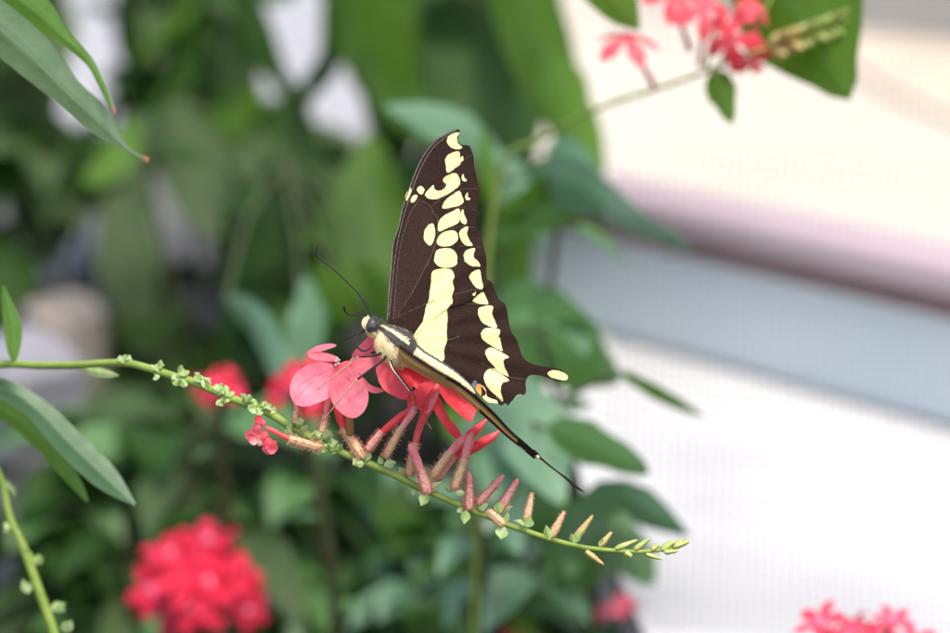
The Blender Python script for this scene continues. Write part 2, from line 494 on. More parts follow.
sheet('yard_shaded', [(ya.x + .045, ya.y + .55), (ya.x + .045, 14), (-9, 14), (-9, 1.9), fxy(ground_at(230, 150, PZ))], PZ - .004, M['yard_shaded'], PZ)  # left part of the yard, its shade painted in as greyer ground

# screen fence
fe = root('low_fence', 'low fence with a dusty pink rail on top of a pale blue grey board', 'fence', FA)
rot = Matrix((fd, fn, Vector((0, 0, 1)))).transposed()
L = 1.45
mid = FA + fd * 0.60
KH, RH = 0.050, 0.0175
bm = bmesh.new(); box(bm, mid + Vector((0, 0, KH / 2)) + fn * 0.012, L, 0.02, KH, rot=rot)
mesh_obj('kick_board', bm, [M['kick']], fe, smooth=False)
bm = bmesh.new(); box(bm, mid + Vector((0, 0, KH + 0.0029)) + fn * 0.010, L, 0.030, 0.0056, rot=rot)
mesh_obj('shadow_batten', bm, [M['shadow_batten']], fe, smooth=False)
bm = bmesh.new()
q = [mid - fd * L / 2, mid + fd * L / 2]
ring = []
for e in q:
    rr = []
    for k in range(20):
        a = 2 * math.pi * k / 20
        ca, sa = math.cos(a), math.sin(a)
        sx = math.copysign(abs(ca) ** 0.6, ca); sy = math.copysign(abs(sa) ** 0.6, sa)
        rr.append(bm.verts.new(e + fn * (0.014 + 0.02 * sx) + Vector((0, 0, KH + 0.0062 + RH / 2 + sy * RH / 2))))
    ring.append(rr)
for k in range(20): bm.faces.new((ring[0][k], ring[0][(k + 1) % 20], ring[1][(k + 1) % 20], ring[1][k]))
bm.faces.new(ring[0][::-1]); bm.faces.new(ring[1])
mesh_obj('rail', bm, [M['rail']], fe)
# fine net hanging behind the plants on the right
N0, N1 = PD(606, 316, 0.885), PD(1120, 316, 0.85)
N0.z = N1.z = PZ
nd = (N1 - N0).normalized()
nn_ = Vector((-nd.y, nd.x, 0))
NL = (N1 - N0).length
ne = root('netting', 'fine see-through insect netting hanging between the flower sprig and the pink rail', 'netting', N0)
bm = bmesh.new()
NH, nsp, nr = 0.46, 0.0030, 0.00010
def thin(a, b):
    t = (b - a).normalized()
    s2 = t.cross(nn_)
    va = [bm.verts.new(a + (nn_ * x + s2 * y) * nr) for x, y in ((1, 0), (-.5, .87), (-.5, -.87))]
    vb = [bm.verts.new(b + (nn_ * x + s2 * y) * nr) for x, y in ((1, 0), (-.5, .87), (-.5, -.87))]
    for k in range(3): bm.faces.new((va[k], va[(k + 1) % 3], vb[(k + 1) % 3], vb[k]))
for i in range(int(NL / nsp)): thin(N0 + nd * (i * nsp) + Vector((0, 0, .002)), N0 + nd * (i * nsp) + Vector((0, 0, NH)))
for i in range(1, int(NH / nsp)): thin(N0 + Vector((0, 0, i * nsp)), N0 + nd * NL + Vector((0, 0, i * nsp)))
mesh_obj('mesh', bm, [M['wire']], ne, smooth=False)
bm = bmesh.new(); tube(bm, [N0 + Vector((0, 0, NH)), N0 + nd * NL + Vector((0, 0, NH))], 0.002, 8)
mesh_obj('hem', bm, [M['wire']], ne)

# grey wall beyond the yard
sheet('sand', [fxy(ground_at(x, y, PZ)) for x, y in ((780, -10), (840, 62), (890, 96), (960, 128), (1060, 150), (1100, -10))], PZ + .004, M['sand'])
gw0 = ground_at(815, 18, PZ); gw1 = ground_at(1100, 50, PZ)
gd = (gw1 - gw0).normalized()
gr = Matrix((gd, Vector((-gd.y, gd.x, 0)), Vector((0, 0, 1)))).transposed()
wl = root('garden_wall', 'low grey rendered wall beyond the sandy yard behind the screen', 'wall', gw0)
bm = bmesh.new(); box(bm, gw0 + gd * 1.2 + Vector((0, 0, 0.25)) , 2.4, 0.12, 0.5, rot=gr)
mesh_obj('wall_face', bm, [M['wallgrey']], wl, smooth=False)
bm = bmesh.new(); box(bm, gw0 + gd * 1.2 + Vector((0, 0, 0.515)), 2.44, 0.16, 0.03, rot=gr)
mesh_obj('coping', bm, [M['wallgrey']], wl, smooth=False)

# stones on the soil behind the plants
def stone(px, py, d, rx, ry, m, label, seed, rxd=None):
    rnd = random.Random(seed)
    c = PD(px, py, d)
    s = UPX * d
    bm = bmesh.new()
    bmesh.ops.create_icosphere(bm, subdivisions=4, radius=1)
    from mathutils import noise
    for v in bm.verts:
        k = 1 + 0.22 * noise.noise(v.co * 1.6 + Vector((seed, 0, 0))) + 0.06 * noise.noise(v.co * 5 + Vector((seed, 3, 0)))
        v.co = Vector((v.co.x * k * rx * s, v.co.y * k * (rxd or rx) * s, v.co.z * k * ry * s))
    zmin = min(v.co.z for v in bm.verts)
    # stretch the underside down into the soil
    for v in bm.verts:
        if v.co.z < 0: v.co.z *= (c.z + 0.01) / -zmin if c.z > -zmin else 1
        v.co += c
    return mesh_obj('stone', bm, [m], label=label, cat='stone', base=(c.x, c.y, 0), group='stones on the soil behind the plants')
stone(62, 322, 1.36, 46, 26, M['stone_beige'], 'beige rounded stone lying just above the green flower stem', 3)
stone(115, 268, 1.67, 70, 34, M['stone_grey'], 'broad lavender grey boulder behind the beige stone', 5)
stone(178, 232, 1.93, 34, 46, M['stone_grey'], 'upright grey boulder standing behind a broad boulder', 9)
stone(212, 300, 1.5, 30, 22, M['stone_grey'], 'small grey stone low beside the dark leaves', 12)
stone(20, 372, 1.2, 60, 40, M['stone_grey'], 'grey stone partly hidden by the stem and its long leaves', 15)

# ================================================================== BACKGROUND PLANTS
GAPS = [(286, 38, 28, 48), (335, 113, 33, 40), (82, 30, 24, 44), (92, 98, 22, 22), (180, 232, 30, 40), (95, 268, 62, 26),
        (62, 318, 40, 22), (212, 300, 16, 14), (20, 200, 16, 22), (366, 452, 16, 10), (352, 335, 18, 16), (222, 45, 20, 16)]
def gap_hit(pts, k=1.0):
    for v in pts:
        x, y = proj(v)
        for gx, gy, ga, gb in GAPS:
            if ((x - gx) / (ga * k)) ** 2 + ((y - gy) / (gb * k)) ** 2 < 1: return True
    return False
def twig(bm, a, b, r0, r1, rnd, mi=0, bow=0.1, n=7):
    m = (a + b) / 2 + Vector((rnd.uniform(-1, 1), rnd.uniform(-1, 1), rnd.uniform(0, .6))) * (b - a).length * bow
    q = cr([tuple(a), tuple(m), tuple(b)], n)
    tube(bm, [Vector(p) for p in q], [r0 + (r1 - r0) * i / (len(q) - 1) for i in range(len(q))], 6, mi)
    return [Vector(p) for p in q]

def shrub(name, label, cat, base, tops, nleaf, ll, wr, mats, seed, xr=None, hero=(), group=None, droop=0.5, gaps=True, keep=None):
    """stems from the base to the tops, leaves along them; hero: (path, hw, d0, d1, roll, material)"""
    rnd = random.Random(seed)
    t = root(name, label, cat, base, group)
    bs = bmesh.new()
    lines = []
    for tp in tops:
        lines.append(twig(bs, base + Vector((rnd.uniform(-.01, .01), rnd.uniform(-.01, .01), 0)), tp, 0.0028, 0.0012, rnd, bow=0.12))
    ml = [M[m] for m in mats]
    bf = bmesh.new()
    made = 0
    tries = 0
    while made < nleaf and tries < nleaf * 14:
        tries += 1
        ln = rnd.choice(lines)
        i = rnd.randrange(max(1, int(len(ln) * 0.15)), len(ln))
        b = ln[i]
        az = rnd.uniform(0, 2 * math.pi)
        d = Vector((math.cos(az), math.sin(az), rnd.uniform(-0.25, 0.6))).normalized()
        L_ = ll * rnd.uniform(0.6, 1.2)
        st = b + d * L_ * 0.25
        pts = [st + d * (L_ * k / 7) + Vector((0, 0, -droop * L_ * (k / 7) ** 2)) for k in range(8)]
        up = Vector((rnd.uniform(-.5, .5), rnd.uniform(-.5, .5), 1)).normalized()
        side = d.cross(up).normalized()
        if gaps and gap_hit(pts, 1.12): continue
        if keep:
            x, y = proj(pts[4])
            if not keep(x, y): continue
        hwm = L_ * wr * rnd.uniform(0.8, 1.15)
        tube(bs, [b, st], 0.0006, 5)
        leaf(bf, pts, [max(prof(k / 7) * hwm, 0.0003) for k in range(8)], side, rnd.uniform(0.15, 0.45), rnd.randrange(len(ml)), None, 0.1, rnd, nc=4)
        made += 1
    for path, hw, d0, d1, roll, m in hero:
        bh = bmesh.new()
        pleaf(bh, path, hw, d0, d1, roll, fold=0.25, rnd=rnd, a=0.8, b=0.85)
        mesh_obj('leaf', bh, [M[m]], t)
        a = PD(path[0][0], path[0][1], d0)
        best = min((v for ln in lines for v in ln), key=lambda v: (v - a).length)
        twig(bs, best, a, 0.0012, 0.0008, rnd, bow=0.05)
    if made: mesh_obj('foliage', bf, ml, t)
    else: bf.free()
    mesh_obj('stem', bs, [M['twig']], t)
    return t

def gp(px, d):                 # ground point under image column px at axial depth d
    p = PD(px, 316, d)
    return Vector((p.x, p.y, 0))

# big-leaved shrub behind the wing
b0 = gp(430, 1.25)
GRP = 'shrubs behind the flower spike'
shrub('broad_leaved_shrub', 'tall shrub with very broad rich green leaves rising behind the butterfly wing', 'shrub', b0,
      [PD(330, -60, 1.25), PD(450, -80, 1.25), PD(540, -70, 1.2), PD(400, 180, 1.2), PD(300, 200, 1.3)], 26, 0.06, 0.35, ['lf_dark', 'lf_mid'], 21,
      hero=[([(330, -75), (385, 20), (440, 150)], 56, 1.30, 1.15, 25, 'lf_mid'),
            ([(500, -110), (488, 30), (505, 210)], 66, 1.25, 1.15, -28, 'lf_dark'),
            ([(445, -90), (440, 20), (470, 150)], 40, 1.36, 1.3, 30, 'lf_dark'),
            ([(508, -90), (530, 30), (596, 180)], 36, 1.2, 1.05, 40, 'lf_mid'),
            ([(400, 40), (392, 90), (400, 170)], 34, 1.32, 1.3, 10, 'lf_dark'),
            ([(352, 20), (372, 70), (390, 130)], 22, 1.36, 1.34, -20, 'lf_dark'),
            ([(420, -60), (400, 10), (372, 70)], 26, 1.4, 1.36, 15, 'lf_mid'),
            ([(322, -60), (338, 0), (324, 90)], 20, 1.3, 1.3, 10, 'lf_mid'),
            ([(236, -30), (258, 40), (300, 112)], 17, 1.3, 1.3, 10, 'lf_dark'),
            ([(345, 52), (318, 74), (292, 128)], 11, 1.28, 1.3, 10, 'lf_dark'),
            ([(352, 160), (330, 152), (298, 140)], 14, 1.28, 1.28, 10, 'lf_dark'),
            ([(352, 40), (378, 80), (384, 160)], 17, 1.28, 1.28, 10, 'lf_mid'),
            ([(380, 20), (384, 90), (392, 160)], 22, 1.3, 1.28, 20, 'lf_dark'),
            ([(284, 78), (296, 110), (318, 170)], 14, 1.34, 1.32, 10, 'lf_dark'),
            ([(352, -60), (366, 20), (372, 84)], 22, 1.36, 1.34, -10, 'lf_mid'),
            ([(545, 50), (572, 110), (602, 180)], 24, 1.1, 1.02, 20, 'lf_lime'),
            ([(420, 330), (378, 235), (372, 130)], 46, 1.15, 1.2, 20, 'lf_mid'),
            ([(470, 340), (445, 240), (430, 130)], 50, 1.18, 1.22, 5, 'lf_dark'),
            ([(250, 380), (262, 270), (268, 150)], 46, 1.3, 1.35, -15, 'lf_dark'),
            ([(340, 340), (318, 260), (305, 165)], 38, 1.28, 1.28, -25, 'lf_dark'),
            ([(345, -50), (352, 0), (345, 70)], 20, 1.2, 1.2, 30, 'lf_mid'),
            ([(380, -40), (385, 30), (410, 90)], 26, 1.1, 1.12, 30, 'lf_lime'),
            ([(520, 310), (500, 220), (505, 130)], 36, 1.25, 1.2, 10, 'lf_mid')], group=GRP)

# dark background shrubs on the left, gaps left between them
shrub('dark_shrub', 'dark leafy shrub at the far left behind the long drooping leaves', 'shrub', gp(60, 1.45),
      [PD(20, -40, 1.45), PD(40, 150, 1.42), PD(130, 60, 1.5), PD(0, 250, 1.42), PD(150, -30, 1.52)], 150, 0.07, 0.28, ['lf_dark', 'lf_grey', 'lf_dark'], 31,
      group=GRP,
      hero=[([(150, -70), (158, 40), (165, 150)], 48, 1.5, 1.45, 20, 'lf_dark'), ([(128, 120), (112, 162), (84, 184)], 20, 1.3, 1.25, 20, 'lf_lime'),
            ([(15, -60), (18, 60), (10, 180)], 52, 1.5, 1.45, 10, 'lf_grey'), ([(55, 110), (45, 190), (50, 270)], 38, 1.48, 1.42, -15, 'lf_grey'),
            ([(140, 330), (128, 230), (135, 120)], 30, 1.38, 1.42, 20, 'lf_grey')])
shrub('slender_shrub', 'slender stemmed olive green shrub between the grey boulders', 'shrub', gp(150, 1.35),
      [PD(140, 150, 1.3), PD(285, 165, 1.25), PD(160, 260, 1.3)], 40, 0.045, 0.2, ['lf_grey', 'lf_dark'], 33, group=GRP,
      hero=[([(226, 300), (262, 330), (292, 402)], 16, 1.0, 0.94, 30, 'lf_skysheen'), ([(296, 370), (308, 320), (306, 275)], 18, 1.0, 1.0, 20, 'lf_skysheen'),
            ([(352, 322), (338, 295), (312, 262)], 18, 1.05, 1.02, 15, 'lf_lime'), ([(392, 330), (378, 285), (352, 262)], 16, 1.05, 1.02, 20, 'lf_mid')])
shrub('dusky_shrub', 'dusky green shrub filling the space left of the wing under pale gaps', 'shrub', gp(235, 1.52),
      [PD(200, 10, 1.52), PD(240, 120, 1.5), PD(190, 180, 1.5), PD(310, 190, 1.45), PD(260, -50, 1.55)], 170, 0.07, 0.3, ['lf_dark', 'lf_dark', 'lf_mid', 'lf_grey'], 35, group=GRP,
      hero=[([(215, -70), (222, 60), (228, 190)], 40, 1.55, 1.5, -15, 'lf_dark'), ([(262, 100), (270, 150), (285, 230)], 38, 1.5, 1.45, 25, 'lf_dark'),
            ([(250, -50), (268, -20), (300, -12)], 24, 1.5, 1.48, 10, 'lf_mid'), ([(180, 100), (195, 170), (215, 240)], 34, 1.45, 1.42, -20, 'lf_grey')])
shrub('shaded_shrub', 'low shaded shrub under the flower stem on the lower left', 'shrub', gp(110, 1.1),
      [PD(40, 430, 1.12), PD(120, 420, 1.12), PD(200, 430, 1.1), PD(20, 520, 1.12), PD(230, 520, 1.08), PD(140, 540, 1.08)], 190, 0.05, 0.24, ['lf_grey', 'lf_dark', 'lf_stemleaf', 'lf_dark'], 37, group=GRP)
shrub('leafy_shrub', 'dense green shrub with narrow leaves, some painted with sky sheen, right below the flower spike', 'shrub', gp(430, 1.1),
      [PD(330, 470, 1.10), PD(400, 500, 1.08), PD(470, 530, 1.04), PD(540, 560, 1.02), PD(300, 560, 1.1), PD(600, 600, 1.02), PD(420, 600, 1.02)], 330, 0.036, 0.26,
      ['lf_dark', 'lf_dark', 'lf_stemleaf', 'lf_stemleaf', 'lf_stemleaf', 'lf_mid', 'lf_skysheen'], 39, group=GRP, keep=lambda x, y: y > 440 + max(0, (x - 520) * .5) and x < 680)
shrub('sky_sheen_shrub', 'pale green shrub, blue sky sheen painted into leaves that stick out over the white path', 'shrub', gp(540, 0.94),
      [PD(500, 180, .94), PD(560, 200, .94), PD(540, 330, .92), PD(520, 420, .90), PD(590, 500, .92)], 60, 0.026, 0.3, ['lf_skysheen', 'lf_soft', 'lf_skysheen', 'lf_lime', 'lf_soft'], 41, group=GRP,
      keep=lambda x, y: x < 620 and y > 150 and not (530 < x and 245 < y < 310),
      hero=[([(500, 160), (455, 128), (384, 106)], 20, .98, .95, 20, 'lf_skysheen'),
            ([(525, 178), (580, 190), (655, 232)], 24, .94, .88, 25, 'lf_skysheen'),
            ([(600, 215), (645, 228), (694, 250)], 10, .90, .86, 25, 'lf_skysheen'),
            ([(500, 225), (535, 198), (568, 172)], 15, .94, .92, 15, 'lf_lime'),
            ([(498, 245), (530, 222), (590, 212)], 15, .95, .92, 25, 'lf_soft'),
            ([(486, 150), (520, 195), (545, 245)], 20, .97, .95, 10, 'lf_skysheen'),
            ([(498, 210), (488, 170), (484, 128)], 8, .94, .94, 15, 'lf_lime'),
            ([(545, 150), (575, 165), (606, 205)], 20, .98, .95, 20, 'lf_skysheen'),
            ([(500, 292), (548, 338), (622, 380)], 42, .97, .91, 22, 'lf_soft'),
            ([(545, 428), (598, 448), (650, 472)], 21, .87, .83, 15, 'lf_soft'),
            ([(480, 385), (528, 425), (562, 505)], 36, .90, .86, 12, 'lf_pale'),
            ([(460, 420), (495, 470), (520, 555)], 30, .92, .88, 22, 'lf_pale'),
            ([(450, 400), (480, 440), (500, 500)], 26, .94, .92, -15, 'lf_lime'),
            ([(460, 340), (510, 385), (560, 420)], 24, .93, .90, 15, 'lf_pale'),
            ([(565, 560), (612, 500), (690, 535)], 22, .90, .85, 28, 'lf_skysheen'),
            ([(545, 590), (610, 545), (655, 585)], 34, .94, .92, 20, 'lf_stemleaf'),
            ([(500, 520), (560, 520), (620, 560)], 30, .96, .93, 10, 'lf_stemleaf'),
            ([(620, 372), (655, 392), (704, 417)], 7, .87, .85, 15, 'lf_mid'),
            ([(620, 610), (690, 620), (745, 655)], 20, .95, .93, 10, 'lf_skysheen')])

# ------------------------------------------------------------------ star-flower clusters
def floret(bm, c, nrm, r, rnd):
    n_ = nrm.normalized()
    a = n_.orthogonal().normalized()
    a = Quaternion(n_, rnd.uniform(0, 6.28)) @ a
    for k in range(5):
        d = Quaternion(n_, 2 * math.pi * k / 5) @ a
        s = n_.cross(d)
        pts = [c + d * (r * t) + n_ * (r * (0.25 * math.sin(t * 2.2))) for t in (0.08, .3, .55, .8, 1.0)]
        hw = [r * x for x in (.1, .2, .26, .19, .02)]
        leaf(bm, pts, hw, s, 0.15, 0, None, 0, rnd, nc=2)
    q = [c - n_ * r * 1.2, c + n_ * r * 0.08]
    tube(bm, q, [r * .07, r * .13], 6, 0)
    tube(bm, [c + n_ * r * 0.05, c + n_ * r * 0.2], [r * .22, r * .12], 7, 1)
def cluster(name, label, px, py, d, rpx, n, fr, base, seed, group, m=('pentas', 'pentas_pale'), nl=6):
    rnd = random.Random(seed)
    t = root(name, label, 'flower', base, group)
    c = PD(px, py, d)
    s = UPX * d
    bs = bmesh.new()
    bottom = c - Vector((0, 0, rpx * s * 0.9))
    ln = twig(bs, base, bottom, 0.0026, 0.0018, rnd, bow=0.06)
    for i in range(n):
        ga = i * 2.39996
        z = 1 - (i + .5) / n * 1.25
        rr = math.sqrt(max(0, 1 - z * z))
        v = Vector((rr * math.cos(ga), rr * math.sin(ga) * .9, z * .75 + .05)) * rnd.uniform(.72, 1.12) + Vector((rnd.uniform(-.15, .15), rnd.uniform(-.15, .15), rnd.uniform(-.15, .15)))
        p = c + v * (rpx * s)
        nn = (v + Vector((rnd.uniform(-.35, .35), -.25, .15 + rnd.uniform(-.3, .3)))).normalized()
        bm = bmesh.new()
        floret(bm, p, nn, fr * s * rnd.uniform(.75, 1.2), rnd)
        mesh_obj('floret', bm, [M[m[0]], M[m[1]]], t)
        tube(bs, [bottom, (bottom + p) / 2 + Vector((0, 0, .002)), p - nn * fr * s], 0.0005, 5)
    for i in range(nl):
        az = rnd.uniform(0, 6.28)
        b = ln[rnd.randrange(len(ln) // 2, len(ln))]
        dd = Vector((math.cos(az), math.sin(az), .25)).normalized()
        LL = rpx * s * 1.5
        bl = bmesh.new()
        pts = [b + dd * LL * k / 7 + Vector((0, 0, -LL * .4 * (k / 7) ** 2)) for k in range(8)]
        leaf(bl, pts, [max(prof(k / 7) * LL * .26, .0003) for k in range(8)], dd.cross(Vector((0, 0, 1))).normalized(), .3, 0, None, .08, rnd)
        mesh_obj('leaf', bl, [M['lf_stemleaf']], t)
    mesh_obj('stem', bs, [M['twig']], t)
G1 = 'star flower heads among the leaves'
cluster('star_flower_head', 'round head of deep red star flowers at the lower left', 200, 594, 0.98, 58, 24, 31, gp(200, 0.99), 51, G1)
cluster('star_flower_head', 'bright pink red flower head standing in front of the white path', 868, 674, 0.80, 68, 28, 25, gp(872, .76), 52, G1, m=('petal_hot', 'pentas_pale'))
cluster('star_flower_head', 'small red flowers just above the green stem left of the pink petals', 218, 392, 0.93, 24, 9, 14, gp(214, 1.0), 53, G1, nl=3)
cluster('star_flower_head', 'red flowers half hidden behind the big pink petal', 303, 392, 0.90, 34, 13, 16, gp(310, .98), 54, G1, nl=2)
cluster('star_flower_head', 'little red flower tuft beside the path under the spike tip', 617, 612, 0.93, 15, 6, 13, gp(612, .97), 55, G1, m=('petal_hot', 'pentas_pale'), nl=3)
cluster('star_flower_head', 'two or three red flowers low among dark leaves at the bottom edge', 520, 640, 0.95, 16, 6, 12, gp(523, 1.0), 56, G1, nl=2)

# ------------------------------------------------------------------ pink sprig at the upper right
def star_flower(bm, px, py, d, r, rnd, tilt, mi=0):
    c = PD(px, py, d)
    s = UPX * d
    n_ = (-FW + RT * tilt[0] + UP * tilt[1]).normalized()
    a = Quaternion(n_, rnd.uniform(0, 6.28)) @ n_.orthogonal().normalized()
    for k in range(5):
        dd = Quaternion(n_, 2 * math.pi * k / 5 + rnd.uniform(-.15, .15)) @ a
        sd = n_.cross(dd)
        pts = [c + dd * (r * s * t) - n_ * (r * s * .45 * t * t) for t in (.05, .25, .5, .75, 1.0)]
        leaf(bm, pts, [r * s * x for x in (.06, .15, .25, .24, .03)], sd, .1, mi, None, .08, rnd, nc=4)
sp = root('pink_sprig', 'blurred pink flowering sprig with a dark leaf above the sandy yard', 'flowering stem', gp(470, 0.90))
rnd = random.Random(61)
bs = bmesh.new()
tube(bs, [Vector(p) for p in cr([tuple(gp(470, .90)), tuple(PD(480, 400, .90)), tuple(PD(498, 180, .875)), tuple(PD(540, 140, .86)), tuple(PD(600, 108, .838)), tuple(PD(660, 88, .828)), tuple(PD(705, 72, .818)), tuple(PD(745, 55, .80)), tuple(PD(790, 42, .80)), tuple(PD(848, 20, .80))], 5)],
     [.0011 - .0008 * i / 45 for i in range(46)], 7)
for pts_ in ([(705, 72), (718, 20), (740, -70)], [(712, 70), (718, 76), (718, 80)], [(745, 55), (770, 0), (790, -60)]):
    tube(bs, [PD(x, y, .808) for x, y in pts_], 0.0006, 6)
mesh_obj('stem', bs, [M['stem']], sp)
for (x, y, r, tl, bx, by) in ((627, 37, 37, (.1, 1.6), 655, 88), (670, -4, 28, (.5, .6), 690, 50), (704, 8, 32, (.2, .3), 700, 66), (730, 36, 34, (-.5, .1), 722, 66), (752, 62, 30, (.2, -1.1), 732, 60), (757, 6, 22, (.8, .8), 752, 50)):
    bt = bmesh.new()
    e = PD(x, y, .803)
    b = PD(bx, by, .815)
    tube(bt, [b, b.lerp(e, .5), e], [.0010, .0007, .0006], 6)
    fo = mesh_obj('flower', bt, [M['tube_pink']], sp)
    bt = bmesh.new(); star_flower(bt, x, y, .801, r, rnd, tl)
    mesh_obj('petal', bt, [M['petal_coral']], fo)
for i in range(17):
    x = 772 + i * 4.2; y = 50 - i * 1.55 + (5 if i % 2 else -6)
    bt = bmesh.new()
    c = PD(x - 2, y + (-3 if i % 2 else 4), .80); e = PD(x + 9, y - 3 + (5 if i % 2 else -8), .797 - .004 * (i % 3))
    rb = (9.5 - i * .28) * UPX * .80
    tube(bt, [c, c.lerp(e, .35), c.lerp(e, .75), e], [rb * .35, rb * .7, rb * .6, rb * .1], 7)
    mesh_obj('flower_bud', bt, [M['budgreen'] if i > 5 else M['calyx_green']], sp)
for path, hw, rl, m in (([(742, -80), (798, 10), (850, 100)], 58, 20, 'lf_mid'), ([(714, 68), (722, 94), (732, 124)], 14, 10, 'lf_mid'), ([(590, -60), (600, -20), (640, 30)], 26, 20, 'lf_lime')):
    bt = bmesh.new(); pleaf(bt, path, hw, .812, .795, rl, rnd=rnd)
    mesh_obj('leaf', bt, [M[m]], sp)

# ------------------------------------------------------------------ long drooping leaves, upper left
lp = root('drooping_leaf_stalk', 'two long pointed leaves with browned tips hanging in from the upper left', 'plant', gp(-150, 0.62))
bs = bmesh.new()
tube(bs, [Vector(p) for p in cr([tuple(gp(-150, .62)), tuple(PD(-150, 300, .62)), tuple(PD(-130, 40, .61)), tuple(PD(-90, -60, .605))], 6)], [.003 - .0015 * i / 18 for i in range(19)], 8)
mesh_obj('stem', bs, [M['stem']], lp)
def cw(path_edges, n=5):
    """centre line and half widths from two traced edges"""
    a, b = (cr([tuple(map(float, p)) for p in e], 6) for e in path_edges)
    m = 40
    def at(e, t):
        i = t * (len(e) - 1); k = min(int(i), len(e) - 2); f = i - k
        return Vector((e[k][0] + (e[k + 1][0] - e[k][0]) * f, e[k][1] + (e[k + 1][1] - e[k][1]) * f))
    return [(at(a, i / m), at(b, i / m)) for i in range(m + 1)]
def edge_leaf(bm, e1, e2, d0, d1, roll, fold=.3, tip=None, rnd=random, wav=.03):
    pr = cw((e1, e2))
    ctr, hw, sides = [], [], []
    m = len(pr)
    for i, (a, b) in enumerate(pr):
        d = d0 + (d1 - d0) * i / (m - 1)
        c = (a + b) / 2
        ctr.append(PD(c.x, c.y, d))
        hw.append(max((a - b).length / 2, .3) * UPX * d / math.cos(R(roll)))
    for i in range(m):
        t = (ctr[min(i + 1, m - 1)] - ctr[max(i - 1, 0)]).normalized()
        sides.append(Quaternion(t, R(roll)) @ t.cross(FW).normalized())
    leaf(bm, ctr, hw, sides, fold, 0, tip, wav, rnd, nc=8)
bm = bmesh.new()
edge_leaf(bm, [(-92, -60), (-30, -48), (44, -1), (67, 30), (91, 57), (104, 81), (111, 98), (116, 113)], [(-92, -58), (-50, -22), (10, 10), (54, 40), (84, 63), (97, 83), (106, 100), (114, 114)], .61, .595, 20, tip=(3, 1))
mesh_obj('leaf', bm, [M['lf_long'], M['leaf_tip']], lp)
bm = bmesh.new()
edge_leaf(bm, [(-92, -60), (-50, -38), (0, 6), (34, 37), (67, 77), (88, 104), (128, 147), (150, 158)], [(-92, -58), (-70, -8), (0, 52), (34, 81), (67, 108), (101, 131), (126, 152), (147, 163)], .605, .600, 15, tip=(2, 1))
mesh_obj('leaf', bm, [M['lf_longgrey'], M['leaf_tip']], lp)

# ------------------------------------------------------------------ dried seed stalk, lower left
sd = root('seed_stalk', 'thin green stalk with empty seed cups at the lower left edge', 'stalk', gp(80, .72))
D_ = .715
bs = bmesh.new()
pth = [(-70, 400), (-30, 430), (0, 477), (10, 518), (23.6, 548), (37, 585), (54, 633), (70, 690)]
q = cr([(*map(float, p),) for p in pth], 6)
pp = [PD(x, y, D_) for x, y in q] + [Vector((PD(74, 700, D_).x, PD(74, 700, D_).y, 0))]
tube(bs, pp, [.0009 + .0006 * i / len(pp) for i in range(len(pp))], 8)
mesh_obj('stem', bs, [M['stem']], sd)
rnd = random.Random(71)
for x, y, dx, dy in ((8, 491, 9, 3), (3, 484, -4, -5), (13, 531, 10, 4), (9, 528, -8, 3), (37, 561, 9, 1), (27, 555, -3, -2), (27, 586, -8, -3), (57, 607, 12, 1), (44, 606, -2, 3), (66, 627, 8, -3), (59, 640, 6, 2), (52, 640, -8, 2)):
    for k in range(3):
        bt = bmesh.new()
        a = (x - dx * .5 + rnd.uniform(-1, 1), y - dy * .3 + 2)
        pleaf(bt, [a, (x + rnd.uniform(-2, 2), y + rnd.uniform(-3, 3)), (x + dx * .6 + rnd.uniform(-2, 2), y + dy * .6 - 4 * k + 3)], 4.5, D_, D_ - rnd.uniform(-.003, .004), rnd.uniform(-30, 30), fold=.6, n=3, rnd=rnd)
        mesh_obj('bract', bt, [M['bract']], sd)

# ================================================================== LEADWORT SPIKE
def sdz(x):                      # depth of the spike (px units) along the picture
    if x < 340: return 235 * ((340 - x) / 340) ** 1.5
    return max(0, (x - 470)) ** 1.3 * 0.085
STEM = [(-60, 374, 4.3), (-20, 366, 4.2), (11, 364, 4.0), (38, 365.5, 3.8), (76, 365, 3.8), (106, 363, 3.8), (129, 363.5, 3.8), (151, 369, 3.9), (175, 376.5, 4), (191, 381, 4), (210, 389, 4), (226, 396.5, 4), (244, 403, 4.1), (270, 413.5, 4.2), (288, 425, 4.2), (305, 434, 4.2),
        (322, 443, 4.1), (338, 450.5, 4), (352, 457, 3.9), (367, 463, 3.9), (386, 471, 3.8), (401, 478, 3.7), (418, 487, 3.6), (436, 494.7, 3.4), (455, 503, 3.2), (474, 511.5, 3.1), (487, 516, 3.0), (508, 525, 2.9), (526, 531, 2.8), (541, 536, 2.8), (557, 541, 2.7), (582, 547, 2.5), (607, 550, 2.3), (633, 551.7, 2.1), (650, 551, 1.9), (668, 549, 1.7), (682, 544, 1.2)]
base = gp(-130, .72)
lw = root('leadwort_spike', 'arching green flower spike carrying coral pink blooms and hairy buds under the butterfly', 'flower spike', base)
bs = bmesh.new()
q = cr([(x, y, sdz(x), r) for x, y, r in STEM], 4)
main = [P(a, b, c) for a, b, c, r in q]
rad = [r * U * (FOC + c * U) / FOC for a, b, c, r in q]
down = [Vector(v) for v in cr([tuple(base), tuple(base + Vector((.0, 0, .10))), tuple(P(-110, 420, 270)), tuple(main[0])], 6)][:-1]
tube(bs, down + main, [rad[0] * 1.3] * len(down) + rad, 12)
mesh_obj('stem', bs, [M['stem']], lw)
rnd = random.Random(81)

